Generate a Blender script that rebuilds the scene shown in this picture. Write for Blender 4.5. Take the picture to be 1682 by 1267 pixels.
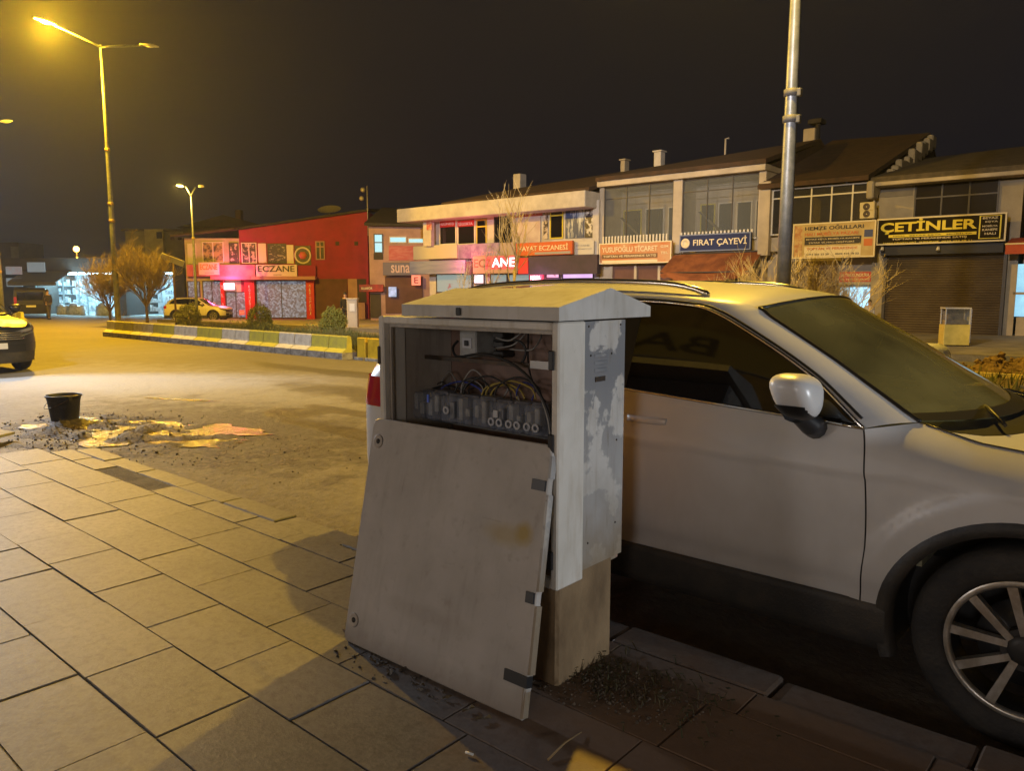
import bpy, math, random
from mathutils import Vector, Matrix, noise
random.seed(7)
R = math.radians
sc = bpy.context.scene
for o in list(bpy.data.objects): bpy.data.objects.remove(o)
# ------------------------------------------------------------------ camera
cam_d = bpy.data.cameras.new("camera"); cam = bpy.data.objects.new("camera", cam_d)
sc.collection.objects.link(cam); sc.camera = cam
cam_d.sensor_width = 36.0; cam_d.lens = 1264/1682*36.0
cam_d.clip_start = 0.05; cam_d.clip_end = 2000
PITCH = math.atan(159/1264)
cam.location = (0, 0, 1.5); cam.rotation_euler = (math.pi/2-PITCH, 0, 0)
# ------------------------------------------------------------------ night sky
w = bpy.data.worlds.new("World"); sc.world = w; w.use_nodes = True
nt = w.node_tree; bgn = nt.nodes["Background"]
sky = nt.nodes.new("ShaderNodeTexSky"); sky.sky_type = 'NISHITA'; sky.sun_disc = False
sky.sun_elevation = R(-6); sky.sun_rotation = R(150)
mixs = nt.nodes.new("ShaderNodeMix"); mixs.data_type = 'RGBA'; mixs.inputs[0].default_value = 0.97
mixs.inputs[7].default_value = (0.0085, 0.0078, 0.0104, 1)
nt.links.new(sky.outputs[0], mixs.inputs[6]); nt.links.new(mixs.outputs[2], bgn.inputs[0])
bgn.inputs[1].default_value = 1.0
sc.view_settings.view_transform = 'Standard'; sc.view_settings.look = 'None'
sc.view_settings.exposure = 0.0; sc.view_settings.gamma = 1.0
sc.cycles.use_denoising = True
try: sc.cycles.denoiser = 'OPENIMAGEDENOISE'
except Exception: pass
sc.cycles.max_bounces = 8; sc.cycles.diffuse_bounces = 3; sc.cycles.glossy_bounces = 4
sc.cycles.transmission_bounces = 8; sc.cycles.transparent_max_bounces = 12
sc.cycles.volume_bounces = 0
sc.cycles.sample_clamp_indirect = 4.0; sc.cycles.caustics_reflective = False; sc.cycles.caustics_refractive = False
# ------------------------------------------------------------------ frames
# street frame: r runs along the street (right and towards the viewer), t across it (away), z up
AS = -math.atan2(.656, .755)
SODIUM = (1.0, .60, .04)
def ground(r, t):
    s = -r
    return -.1 - max(0, min(1, (t-11)/19))*(.08+.012*max(0, min(60, s)))
def to_world(r, t, z=0, a=AS):
    return Vector((math.cos(a)*r-math.sin(a)*t, math.sin(a)*r+math.cos(a)*t, z))
def to_street(x, y):
    return (math.cos(AS)*x+math.sin(AS)*y, -math.sin(AS)*x+math.cos(AS)*y)
def groundw(x, y): return ground(*to_street(x, y))
ORG = {}
def thing(name, label, cat, org, a=AS, group=None):
    """Empty at a thing's base; its parts are authored in the frame turned by a and made relative to org"""
    o = bpy.data.objects.new(name, None); sc.collection.objects.link(o)
    o.empty_display_size = .2
    o.location = to_world(*org, a=a); o.rotation_euler = (0, 0, a)
    o["label"] = label; o["category"] = cat
    if group: o["group"] = group
    ORG[o.name] = Vector(org)
    return o
def structure(o, kind="structure", label=None):
    o["kind"] = kind
    if label: o["label"] = label
    return o
# ------------------------------------------------------------------ mesh builder
class MB:
    def __init__(s): s.v = []; s.f = []; s.sm = []
    def add(s, vs, fs, smooth=False):
        b = len(s.v); s.v += [tuple(p) for p in vs]
        for f in fs: s.f.append(tuple(b+i for i in f)); s.sm.append(smooth)
        return s
    def box(s, x0, x1, y0, y1, z0, z1, M=None):
        vs = [Vector(p) for p in ((x0,y0,z0),(x1,y0,z0),(x1,y1,z0),(x0,y1,z0),(x0,y0,z1),(x1,y0,z1),(x1,y1,z1),(x0,y1,z1))]
        if M: vs = [M @ p for p in vs]
        return s.add(vs, [(0,3,2,1),(4,5,6,7),(0,1,5,4),(1,2,6,5),(2,3,7,6),(3,0,4,7)])
    def bbox(s, x0, x1, y0, y1, z0, z1, b=.01, M=None):
        """box with chamfered edges"""
        P = []
        for (x, y, sx, sy) in ((x0,y0,1,1),(x1,y0,-1,1),(x1,y1,-1,-1),(x0,y1,1,-1)):
            pass
        def ring(z, i):
            xa, xb, ya, yb = x0+i, x1-i, y0+i, y1-i
            c = b if i == 0 else b*.4
            return [(xa+c,ya,z),(xb-c,ya,z),(xb,ya+c,z),(xb,yb-c,z),(xb-c,yb,z),(xa+c,yb,z),(xa,yb-c,z),(xa,ya+c,z)]
        rs = [ring(z0, b), ring(z0+b, 0), ring(z1-b, 0), ring(z1, b)]
        vs = [Vector(p) for r in rs for p in r]
        if M: vs = [M @ p for p in vs]
        fs = []
        for k in range(3):
            for i in range(8):
                j = (i+1) % 8; fs.append((k*8+i, k*8+j, k*8+8+j, k*8+8+i))
        fs.append(tuple(reversed(range(8)))); fs.append(tuple(range(24, 32)))
        return s.add(vs, fs)
    def tube(s, pts, rad, n=8, cap=True, smooth=True):
        pts = [Vector(p) for p in pts]; m = len(pts)
        if not isinstance(rad, (list, tuple)): rad = [rad]*m
        vs = []; up = None
        for i, p in enumerate(pts):
            d = (pts[min(i+1, m-1)]-pts[max(i-1, 0)])
            if d.length < 1e-9: d = Vector((0,0,1))
            d.normalize()
            if up is None: up = Vector((0,0,1)) if abs(d.z) < .9 else Vector((1,0,0))
            a = d.cross(up)
            if a.length < 1e-6: a = d.orthogonal()
            a.normalize(); b_ = a.cross(d).normalized(); up = b_
            for k in range(n):
                th = 2*math.pi*k/n
                vs.append(p+(a*math.cos(th)+b_*math.sin(th))*rad[i])
        fs = []
        for i in range(m-1):
            for k in range(n):
                j = (k+1) % n; fs.append((i*n+k, i*n+j, i*n+n+j, i*n+n+k))
        s.add(vs, fs, smooth)
        if cap:
            b0 = len(s.v)-len(vs)
            s.f.append(tuple(b0+k for k in reversed(range(n)))); s.sm.append(False)
            s.f.append(tuple(b0+(m-1)*n+k for k in range(n))); s.sm.append(False)
        return s
    def lathe(s, prof, n=32, M=None, smooth=True, closed=False):
        """prof: (radius, height) about z"""
        vs = []; m = len(prof)
        for (r, h) in prof:
            for k in range(n):
                th = 2*math.pi*k/n; p = Vector((r*math.cos(th), r*math.sin(th), h)); vs.append(M @ p if M else p)
        fs = []
        for i in range(m if closed else m-1):
            i2 = (i+1) % m
            for k in range(n):
                j = (k+1) % n; fs.append((i*n+k, i*n+j, i2*n+j, i2*n+k))
        return s.add(vs, fs, smooth)
    def grid(s, rows, smooth=True, close=False):
        m = len(rows[0]); vs = [p for r in rows for p in r]; fs = []
        for i in range(len(rows)-1):
            for k in range(m-1 if not close else m):
                j = (k+1) % m; fs.append((i*m+k, i*m+j, i*m+m+j, i*m+m+k))
        return s.add(vs, fs, smooth)
    def prism(s, poly, y0, y1, M=None):
        """polygon in x,z extruded along y"""
        n = len(poly); vs = [Vector((x, y0, z)) for x, z in poly]+[Vector((x, y1, z)) for x, z in poly]
        if M: vs = [M @ p for p in vs]
        fs = [tuple(range(n)), tuple(reversed(range(n, 2*n)))]
        for i in range(n):
            j = (i+1) % n; fs.append((i, n+i, n+j, j))
        return s.add(vs, fs)
    def prismx(s, poly, x0, x1):
        """polygon in y,z extruded along x"""
        n = len(poly); vs = [(x0, y, z) for y, z in poly]+[(x1, y, z) for y, z in poly]
        fs = [tuple(reversed(range(n))), tuple(range(n, 2*n))]
        for i in range(n):
            j = (i+1) % n; fs.append((i, j, n+j, n+i))
        return s.add(vs, fs)
    def ball(s, c, r, n=12, sz=(1,1,1)):
        rows = []
        for i in range(n//2+1):
            ph = math.pi*i/(n//2)
            rows.append([(c[0]+r*sz[0]*math.sin(ph)*math.cos(2*math.pi*k/n), c[1]+r*sz[1]*math.sin(ph)*math.sin(2*math.pi*k/n), c[2]+r*sz[2]*math.cos(ph)) for k in range(n)])
        return s.grid(rows, True, True)
    def build(s, name, mat_, parent=None, org=None, label=None, a=AS):
        """parent: relative to the root thing's origin; no parent: a top-level mesh in frame a with base org"""
        if parent is not None:
            root = parent
            while root.parent: root = root.parent
            o0 = ORG.get(root.name, Vector((0,0,0)))
        else: o0 = Vector(org or (0,0,0))
        me = bpy.data.meshes.new(name)
        me.from_pydata([(v[0]-o0.x, v[1]-o0.y, v[2]-o0.z) for v in s.v], [], s.f)
        me.polygons.foreach_set("use_smooth", s.sm)
        me.materials.append(mat_); me.update()
        ob = bpy.data.objects.new(name, me); sc.collection.objects.link(ob)
        if parent is not None: ob.parent = parent
        else:
            ob.location = to_world(*o0, a=a); ob.rotation_euler = (0, 0, a); ORG[ob.name] = o0
        if label: ob["label"] = label
        return ob
def recalc(ob):
    import bmesh
    bm = bmesh.new(); bm.from_mesh(ob.data); bmesh.ops.recalc_face_normals(bm, faces=bm.faces); bm.to_mesh(ob.data); bm.free(); return ob
def tag(o, label, cat, group=None):
    o["label"] = label; o["category"] = cat
    if group: o["group"] = group
    return o
def copy_tree(o, parent=None, group=None):
    c = o.copy(); sc.collection.objects.link(c); c.parent = parent
    for ch in list(o.children): copy_tree(ch, c)
    return c
# ------------------------------------------------------------------ materials
def mat(name, col, rough=.6, col2=None, scale=6, lo=.4, hi=.6, detail=6, metal=0, bump=0, bscale=40, spec=.5, emit=None, es=1, coat=0, alpha=1, stretch=None):
    m = bpy.data.materials.new(name); m.use_nodes = True; n = m.node_tree.nodes; L = m.node_tree.links
    b = n["Principled BSDF"]; b.inputs["Roughness"].default_value = rough; b.inputs["Metallic"].default_value = metal
    b.inputs["Base Color"].default_value = (*col, 1); b.inputs["Specular IOR Level"].default_value = spec
    if coat: b.inputs["Coat Weight"].default_value = coat; b.inputs["Coat Roughness"].default_value = .08
    if alpha < 1: b.inputs["Alpha"].default_value = alpha
    if emit: b.inputs["Emission Color"].default_value = (*emit, 1); b.inputs["Emission Strength"].default_value = es
    tc = n.new("ShaderNodeTexCoord"); src = tc.outputs["Object"]
    if stretch:
        mp = n.new("ShaderNodeMapping"); mp.inputs["Scale"].default_value = stretch; L.new(src, mp.inputs[0]); src = mp.outputs[0]
    if col2 is not None:
        t = n.new("ShaderNodeTexNoise"); t.inputs["Scale"].default_value = scale; t.inputs["Detail"].default_value = detail; t.inputs["Roughness"].default_value = .62
        L.new(src, t.inputs["Vector"])
        r = n.new("ShaderNodeMapRange"); r.inputs[1].default_value = lo; r.inputs[2].default_value = hi; L.new(t.outputs[0], r.inputs[0])
        x = n.new("ShaderNodeMix"); x.data_type = 'RGBA'; x.inputs[6].default_value = (*col, 1); x.inputs[7].default_value = (*col2, 1)
        L.new(r.outputs[0], x.inputs[0]); L.new(x.outputs[2], b.inputs["Base Color"])
    if bump:
        t2 = n.new("ShaderNodeTexNoise"); t2.inputs["Scale"].default_value = bscale; t2.inputs["Detail"].default_value = 5; L.new(src, t2.inputs["Vector"])
        bp = n.new("ShaderNodeBump"); bp.inputs["Strength"].default_value = bump; bp.inputs["Distance"].default_value = .02
        L.new(t2.outputs[0], bp.inputs["Height"]); L.new(bp.outputs[0], b.inputs["Normal"])
    return m
def nmix(nt, fac, a, b):
    x = nt.nodes.new("ShaderNodeMix"); x.data_type = 'RGBA'
    for sock, v in ((x.inputs[0], fac), (x.inputs[6], a), (x.inputs[7], b)):
        if isinstance(v, (int, float)): sock.default_value = v
        elif isinstance(v, tuple): sock.default_value = (*v, 1)
        else: nt.links.new(v, sock)
    return x.outputs[2]
def nnoise(nt, vec, scale, detail=6, lo=None, hi=None, rough=.6):
    t = nt.nodes.new("ShaderNodeTexNoise"); t.inputs["Scale"].default_value = scale; t.inputs["Detail"].default_value = detail; t.inputs["Roughness"].default_value = rough
    nt.links.new(vec, t.inputs["Vector"])
    if lo is None: return t.outputs[0]
    return nrange(nt, t.outputs[0], lo, hi)
def nrange(nt, v, a, b, c=0, d=1):
    r = nt.nodes.new("ShaderNodeMapRange"); nt.links.new(v, r.inputs[0])
    for i, q in enumerate((a, b, c, d)): r.inputs[i+1].default_value = q
    return r.outputs[0]
def nmath(nt, op, a, b=None):
    m = nt.nodes.new("ShaderNodeMath"); m.operation = op
    for i, q in enumerate((a, b)):
        if q is None: continue
        if isinstance(q, (int, float)): m.inputs[i].default_value = q
        else: nt.links.new(q, m.inputs[i])
    return m.outputs[0]
def nsep(nt, v):
    s = nt.nodes.new("ShaderNodeSeparateXYZ"); nt.links.new(v, s.inputs[0]); return s.outputs
def ncoord(nt, which="Object"): return nt.nodes.new("ShaderNodeTexCoord").outputs[which]
def nbump(nt, h, strength, dist, sock):
    bp = nt.nodes.new("ShaderNodeBump"); bp.inputs["Strength"].default_value = strength; bp.inputs["Distance"].default_value = dist
    nt.links.new(h, bp.inputs["Height"]); nt.links.new(bp.outputs[0], sock)
def text(name, string, cx, y, cz, wdt, hgt, m, parent, ext=.006, bold=0, a=0):
    cu = bpy.data.curves.new(name, 'FONT'); cu.body = string; cu.extrude = ext; cu.offset = bold; cu.resolution_u = 3
    to = bpy.data.objects.new(name, cu); sc.collection.objects.link(to)
    dg = bpy.context.evaluated_depsgraph_get(); me = bpy.data.meshes.new_from_object(to.evaluated_get(dg))
    bpy.data.objects.remove(to)
    xs = [v.co.x for v in me.vertices]; ys = [v.co.y for v in me.vertices]
    x0, x1, y0, y1 = min(xs), max(xs), min(ys), max(ys)
    root = parent
    while root.parent: root = root.parent
    o0 = ORG[root.name]
    sx, sy = wdt/(x1-x0), hgt/(y1-y0)
    for v in me.vertices:
        v.co = Vector((cx+(v.co.x-(x0+x1)/2)*sx-o0.x, y-v.co.z-o0.y, cz+(v.co.y-(y0+y1)/2)*sy-o0.z))
    me.materials.clear(); me.materials.append(m); me.name = name
    ob = bpy.data.objects.new(name, me); sc.collection.objects.link(ob); ob.parent = parent
    return ob
def lamp_light(name, loc, power, col, radius=.12, parent=None, spot=None, direction=None, blend=.4):
    ld = bpy.data.lights.new(name, 'SPOT' if spot else 'POINT'); ld.energy = power; ld.color = col; ld.shadow_soft_size = radius
    if spot: ld.spot_size = R(spot); ld.spot_blend = blend
    lo = bpy.data.objects.new(name, ld); sc.collection.objects.link(lo); lo.location = loc
    if direction is not None: lo.rotation_euler = Vector(direction).to_track_quat('-Z', 'Y').to_euler()
    if parent is not None: lo.parent = parent
    return lo
# ------------------------------------------------------------------ lights of the near shops, and unseen spots supplying white light (outside the picture)
def place_light(name, r, t, z, power, col, radius, aim=None, spot=None, blend=.5):
    d = None
    if aim is not None: d = to_world(*aim)-to_world(r, t, z)
    return lamp_light(name, to_world(r, t, z), power, col, radius, None, spot, d, blend)
LIGHTS = [
 ("shop_front_light", (1.2, -3.9, 1.9), 175, (1, .93, .90), .45, None, None),
 ("shop_front_light", (-5.5, -3.9, 1.9), 150, (1, .93, .89), .45, None, None),
 ("unseen_spot", (11.0, 5.0, 1.9), 2700, (.90, .95, 1.0), .15, (-1.7, 2.4, 1.35), 15),
 ("unseen_spot", (-19.5, 3.35, 4.6), 3900, (.76, .85, 1.0), .25, (-10.6, 3.7, 0), 64),
 ("unseen_spot", (-9.0, -4.3, 9.0), 27000, (1.0, .91, .92), .3, (-25.0, 31, 4.8), 40),  # unseen spot added to whiten the far shop fronts
 ("unseen_spot", (-9.5, -4.3, 8.6), 4800, (.93, .95, 1.0), .3, (-17.0, 11.5, 0), 40),  # unseen spot added to brighten the row of concrete blocks
 ("unseen_spot", (-4.0, -4.3, 9.0), 12000, (1.0, .90, .84), .3, (-10.0, 31, 5.0), 40),  # unseen spot added to brighten the right end of the far row
]
for n_, p_, pw, c_, rad, aim, sp in LIGHTS: place_light(n_, *p_, pw, c_, rad, aim, sp)
# ================================================================== SETTING
def ell(nt, X, Y, cx, cy, rx, ry, warp=None, soft=.25):
    """soft ellipse mask in the frame of the coordinate, edge warped by a noise"""
    dx = nmath(nt, 'DIVIDE', nmath(nt, 'SUBTRACT', X, cx), rx); dy = nmath(nt, 'DIVIDE', nmath(nt, 'SUBTRACT', Y, cy), ry)
    d = nmath(nt, 'SQRT', nmath(nt, 'ADD', nmath(nt, 'MULTIPLY', dx, dx), nmath(nt, 'MULTIPLY', dy, dy)))
    if warp is not None: d = nmath(nt, 'ADD', d, warp)
    return nrange(nt, d, 1+soft, 1-soft)
def asphalt():
    m = bpy.data.materials.new("dusty_asphalt"); m.use_nodes = True; nt = m.node_tree; b = nt.nodes["Principled BSDF"]
    co = ncoord(nt); s = nsep(nt, co); X, Y = s[0], s[1]
    warp = nmath(nt, 'MULTIPLY', nmath(nt, 'SUBTRACT', nnoise(nt, co, .9, 5), .5), 2.2)
    warp2 = nmath(nt, 'MULTIPLY', nmath(nt, 'SUBTRACT', nnoise(nt, co, 3, 5), .5), 1.6)
    big = nnoise(nt, co, .22, 5, .38, .62); mid = nnoise(nt, co, 1.7, 8, .35, .65); fine = nnoise(nt, co, 60, 4, .3, .7); grit = nnoise(nt, co, 14, 8, .35, .68)
    base = nmix(nt, big, (.165, .145, .115), (.24, .22, .185))
    base = nmix(nt, nmath(nt, 'MULTIPLY', mid, .45), base, (.15, .13, .105))
    base = nmix(nt, nmath(nt, 'MULTIPLY', grit, .40), base, (.10, .085, .066))
    base = nmix(nt, nmath(nt, 'MULTIPLY', fine, .35), base, (.33, .30, .25))
    # pale dust, its colour also carrying part of the white lamplight here
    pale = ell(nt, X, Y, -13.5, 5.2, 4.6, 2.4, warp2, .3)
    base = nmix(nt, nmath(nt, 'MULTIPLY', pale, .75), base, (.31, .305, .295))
    # dark wet streaks
    wet = None
    for e in ((-9.3, 7.3, 1.9, .55), (-12.6, 8.9, 3.0, .35), (-6.7, 5.2, 1.5, .20), (-7.6, 6.1, 1.7, .17), (-8.7, 5.6, .5, .3)):
        k = ell(nt, X, Y, *e, warp, .16); wet = k if wet is None else nmath(nt, 'MAXIMUM', wet, k)
    base = nmix(nt, nmath(nt, 'MULTIPLY', wet, .55), base, (.075, .058, .040))
    # mud spread from the dug-up corner and along the kerb
    mud = ell(nt, X, Y, -8.3, 4.0, 3.3, 1.75, warp2, .3)
    kerbdirt = nmath(nt, 'MULTIPLY', nrange(nt, nmath(nt, 'ADD', Y, nmath(nt, 'MULTIPLY', warp, .6)), 5.0, 3.0), .85)
    mud = nmath(nt, 'MAXIMUM', mud, kerbdirt)
    base = nmix(nt, nmath(nt, 'MULTIPLY', mud, nrange(nt, grit, 0, 1, .72, 1.0)), base, (.045, .034, .023))
    nt.links.new(base, b.inputs["Base Color"])
    r = nmath(nt, 'SUBTRACT', .72, nmath(nt, 'MULTIPLY', wet, .22)); nt.links.new(r, b.inputs["Roughness"])
    h = nmath(nt, 'ADD', nmath(nt, 'MULTIPLY', fine, .25), nmath(nt, 'ADD', grit, nmath(nt, 'MULTIPLY', mid, 1.5)))
    nbump(nt, h, .5, .012, b.inputs["Normal"])
    return m
M = {}
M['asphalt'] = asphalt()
def stone_mat(name, c1, c2, dirt, seed=0, amt=.5):
    m = bpy.data.materials.new(name); m.use_nodes = True; nt = m.node_tree; b = nt.nodes["Principled BSDF"]
    co = ncoord(nt); s = nsep(nt, co)
    geo = nt.nodes.new("ShaderNodeNewGeometry")
    per = geo.outputs["Random Per Island"]
    base = nmix(nt, per, c1, c2)
    base = nmix(nt, nmath(nt, 'MULTIPLY', nnoise(nt, co, 2.2+seed, 9, .36, .68), .7), base, tuple(x*.55 for x in c1))
    base = nmix(nt, nmath(nt, 'MULTIPLY', nnoise(nt, co, 70, 4, .35, .7), .35), base, tuple(min(1, x*1.35) for x in c2))
    base = nmix(nt, nmath(nt, 'MULTIPLY', nnoise(nt, co, 24, 8, .46, .70), .6), base, tuple(x*.4 for x in c1))
    # mud washed over the slabs beside the cabinet and towards the front wheel
    w_ = nmath(nt, 'MULTIPLY', nmath(nt, 'SUBTRACT', nnoise(nt, co, 2.1, 6), .5), 1.6)
    k = nmath(nt, 'MAXIMUM', ell(nt, s[0], s[1], -.55, 2.2, 1.45, .62, w_, .45), ell(nt, s[0], s[1], .9, 2.4, 1.3, .5, w_, .4))
    base = nmix(nt, nmath(nt, 'MULTIPLY', k, amt+.3), base, dirt)
    nt.links.new(base, b.inputs["Base Color"]); b.inputs["Roughness"].default_value = .62
    h = nmath(nt, 'ADD', nmath(nt, 'MULTIPLY', nnoise(nt, co, 90, 4), .4), nnoise(nt, co, 12, 6))
    nbump(nt, h, .4, .007, b.inputs["Normal"])
    return m
M['slab'] = stone_mat("pavement_stone", (.094, .088, .083), (.146, .136, .128), (.15, .075, .028))
M['kerb'] = stone_mat("kerb_stone", (.100, .093, .086), (.150, .139, .128), (.15, .075, .028), 1)
M['dirt'] = mat("dark_soil", (.075, .055, .036), .95, (.14, .10, .065), 30, bump=.8, bscale=60)
M['concrete'] = mat("weathered_concrete", (.34, .31, .26), .85, (.20, .17, .12), 4, .35, .7, bump=.4, bscale=50)
M['pave_far'] = mat("far_paving", (.30, .27, .22), .8, (.20, .18, .15), 2, bump=.2)
M['grass'] = mat("dry_grass", (.085, .10, .028), .9, (.15, .14, .05), 3)
# road and open ground: one sheet following the fall of the land towards the far shops
def axis(pts):
    out = []
    for a, b, n in pts: out += [a+(b-a)*i/n for i in range(n)]
    return out+[pts[-1][1]]
rs_ = axis([(-600, -120, 6), (-120, -60, 12), (-60, 20, 80), (20, 60, 10), (60, 600, 6)])
ts_ = axis([(-400, -20, 5), (-20, 11, 31), (11, 30, 38), (30, 60, 10), (60, 700, 6)])
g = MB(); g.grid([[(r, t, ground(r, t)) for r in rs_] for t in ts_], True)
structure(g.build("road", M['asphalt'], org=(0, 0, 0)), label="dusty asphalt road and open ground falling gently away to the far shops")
M['joint'] = mat("joint_sand", (.07, .061, .05), .95, (.135, .12, .10), 6, .35, .6, bump=.8, bscale=80)
# near pavement of large worn stone slabs
sl = MB()
rnd = random.Random(3)
row0 = 1.04
k0 = -14
for k in range(k0, 5):
    t0 = row0+.355*k; t1 = t0+.355
    if t1 > 2.66: t1 = 2.645
    if t1-t0 < .1: continue
    off = rnd.uniform(0, .7) if k != 1 else .0
    if k == 0: off = 2.86 % .7
    r = -9.6-off
    while r < 9:
        L = rnd.choice([.52, .60, .60, .70])+rnd.uniform(-.012, .012)
        ra, rb = r, r+L; r = rb
        mid = to_world((ra+rb)/2, (t0+t1)/2)
        if mid.y > 7.15+.12*math.sin(mid.x*9): continue
        if -6.75 < (ra+rb)/2 < -5.95 and k == 4-0 and t0 > 2.3: continue
        hb = rnd.uniform(-.003, .002); h = [hb+rnd.uniform(-.0015, .0015) for _ in range(3)]
        gp_ = .0022+rnd.choice([0, 0, .001, .003])
        ws = []
        x0, x1, y0, y1 = ra+gp_, rb-gp_, t0+gp_*.8, t1-gp_*.8
        def zz(x, y): return h[0]+(x-x0)/(x1-x0)*(h[1]-h[0])+(y-y0)/(y1-y0)*(h[2]-h[0])
        c = .0025
        ring = [(x0+c, y0+c), (x1-c, y0+c), (x1-c, y1-c), (x0+c, y1-c)]; ring0 = [(x0, y0), (x1, y0), (x1, y1), (x0, y1)]
        vs = [(x, y, -.13) for x, y in ring0]+[(x, y, zz(x, y)-.004) for x, y in ring0]+[(x, y, zz(x, y)) for x, y in ring]
        fs = [(0,1,5,4),(1,2,6,5),(2,3,7,6),(3,0,4,7),(4,5,9,8),(5,6,10,9),(6,7,11,10),(7,4,8,11),(8,9,10,11)]
        sl.add(vs, fs)
structure(sl.build("pavement", M['slab'], org=(0, 0, 0)), label="near pavement of large worn stone slabs with open joints")
kb = MB(); r = -7.75
while r < 9:
    L = rnd.uniform(.62, .72); z = rnd.uniform(-.014, .002); dy = rnd.uniform(-.006, .006)
    if not (-6.3 < r < -5.9): kb.bbox(r+.006, r+L-.006, 2.655+dy, 2.83+dy, -.16, z, .008)
    else: kb.bbox(r+.006, r+L-.25, 2.68+dy, 2.83+dy, -.16, z-.03, .008)
    r += L
structure(kb.build("kerb", M['kerb'], org=(0, 0, 0)), label="worn stone kerb between pavement and parking lane")
# sandy joint filling a little below the slab tops
jb = MB()
jb.box(-7.6, 9, -4, 2.65, -.16, -.0065)
structure(jb.build("joint_sand", M['joint'], org=(0, 0, 0)), label="dark sand showing in the pavement joints")
# median: soil strip with kerbs
def strip(t0, t1, r0, r1, dz, m, name, lab, n=60, skirt=.2, curve=0):
    b = MB(); rows = []
    for i in range(n+1):
        r = r0+(r1-r0)*i/n
        rows.append([(r, t0, ground(r, t0)-skirt), (r, t0, ground(r, t0)+dz)]+[(r, t0+(t1-t0)*j/6, ground(r, t0+(t1-t0)*j/6)+dz+curve*math.sin(math.pi*j/6)) for j in range(1, 6)]+[(r, t1, ground(r, t1)+dz), (r, t1, ground(r, t1)-skirt)])
    b.grid(rows, False)
    b.add(rows[0], [tuple(range(len(rows[0])))]); b.add(rows[-1], [tuple(reversed(range(len(rows[0]))))])
    return structure(recalc(b.build(name, m, org=(0, 0, 0))), label=lab)
strip(11.05, 15.45, -27.2, 30, .10, M['dirt'], "median_strip", "soil strip in the middle of the road behind the concrete blocks", 90, curve=.12)
M['kerb_yellow'] = mat("worn_yellow_kerb_paint", (.62, .46, .10), .8, (.34, .31, .26), 9, .4, .62)
strip(15.45, 15.62, -27.2, 30, .17, M['kerb_yellow'], "median_kerb", "yellow kerb along the far side of the planted strip")
strip(20.3, 31.4, -44.5, 40, .15, M['pave_far'], "far_pavement", "wide pavement in front of the far row of shops", 60)
strip(20.1, 20.3, -44.5, 40, .155, M['kerb'], "far_kerb", "kerb of the far pavement")
# pavement in front of the pharmacy and the bright corner shops
b = MB()
b.box(-28, -5, 52.5, 60, -1.4, -.74)
structure(b.build("pharmacy_pavement", M['pave_far'], org=(0, 0, 0), a=0), label="paving in front of the red pharmacy building")
b = MB(); b.box(-64, -27.0, 62.0, 72, -1.5, -.86)
structure(b.build("corner_pavement", M['pave_far'], org=(0, 0, 0), a=0), label="paving in front of the brightly lit corner shops")
# dug-up corner: heap of mud, stones and puddles at the end of the slabs
def soil_heap(name, c, rx, ry, hgt, m, lab, nstones, seed, size=(.008, .04), flat=False, base=None):
    rn = random.Random(seed); b = MB(); n = 46; rows = []
    for i in range(n+1):
        row = []
        for j in range(n+1):
            u, v = i/n*2-1, j/n*2-1
            d = math.hypot(u, v); f = max(0, 1-d*d)
            x, y = c[0]+u*rx, c[1]+v*ry
            nz = noise.fractal(Vector((x*2.5+seed, y*2.5, 0)), 1, 2, 5)*.5+noise.noise(Vector((x*14, y*14, seed)))*.16
            z = (base if base is not None else ground(x, y))-.012+hgt*f*(.45+nz*(1.1 if not flat else 3.2))
            row.append((x, y, z if d < 1 else (base if base is not None else ground(x, y))-.03))
        rows.append(row)
    b.grid(rows, True)
    for _ in range(nstones):
        u, v = rn.gauss(0, .42), rn.gauss(0, .42)
        if math.hypot(u, v) > 1.05: continue
        i, j = int((u+1)/2*n), int((v+1)/2*n); i = min(max(i, 0), n); j = min(max(j, 0), n)
        x, y, z = rows[i][j]; s = rn.uniform(*size)*rn.choice([.6, 1, 1, 1.6])
        z = max(z, ground(x, y) if base is None else base)
        A = Matrix.Rotation(rn.uniform(0, 6.3), 4, Vector((rn.random(), rn.random(), rn.random()+.1)).normalized())
        vs = [Vector(p)*s*rn.uniform(.7, 1.2) for p in ((1,0,0),(-1,0,0),(0,1,0),(0,-1,0),(0,0,.7),(0,0,-.7))]
        b.add([A @ p+Vector((x, y, z+s*.3)) for p in vs], [(0,2,4),(2,1,4),(1,3,4),(3,0,4),(2,0,5),(1,2,5),(3,1,5),(0,3,5)])
    o = b.build(name, m, org=(c[0], c[1], 0)); structure(o, "stuff", lab); return o
M['rubble'] = mat("muddy_rubble", (.045, .035, .024), .75, (.15, .12, .085), 18, .45, .68, bump=.9, bscale=45)
soil_heap("rubble", (-8.9, 3.45), 2.1, 1.25, .06, M['rubble'], "muddy rubble and broken stone heaped at the end of the slabs", 1300, 2, (.003, .014), flat=True)
soil_heap("gravel", (-7.2, 3.9), 1.9, 1.3, .03, M['rubble'], "loose gravel scattered on the road by the kerb", 500, 5, (.002, .008))
M['mound'] = mat("heap_soil", (.10, .062, .032), .95, (.20, .13, .07), 14, bump=1, bscale=30)
soil_heap("soil_heap", (-1.6, 16.9), 2.3, 1.05, .62, M['mound'], "heap of brown soil dumped beside the far kerb of the strip", 500, 9, (.02, .07))
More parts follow.
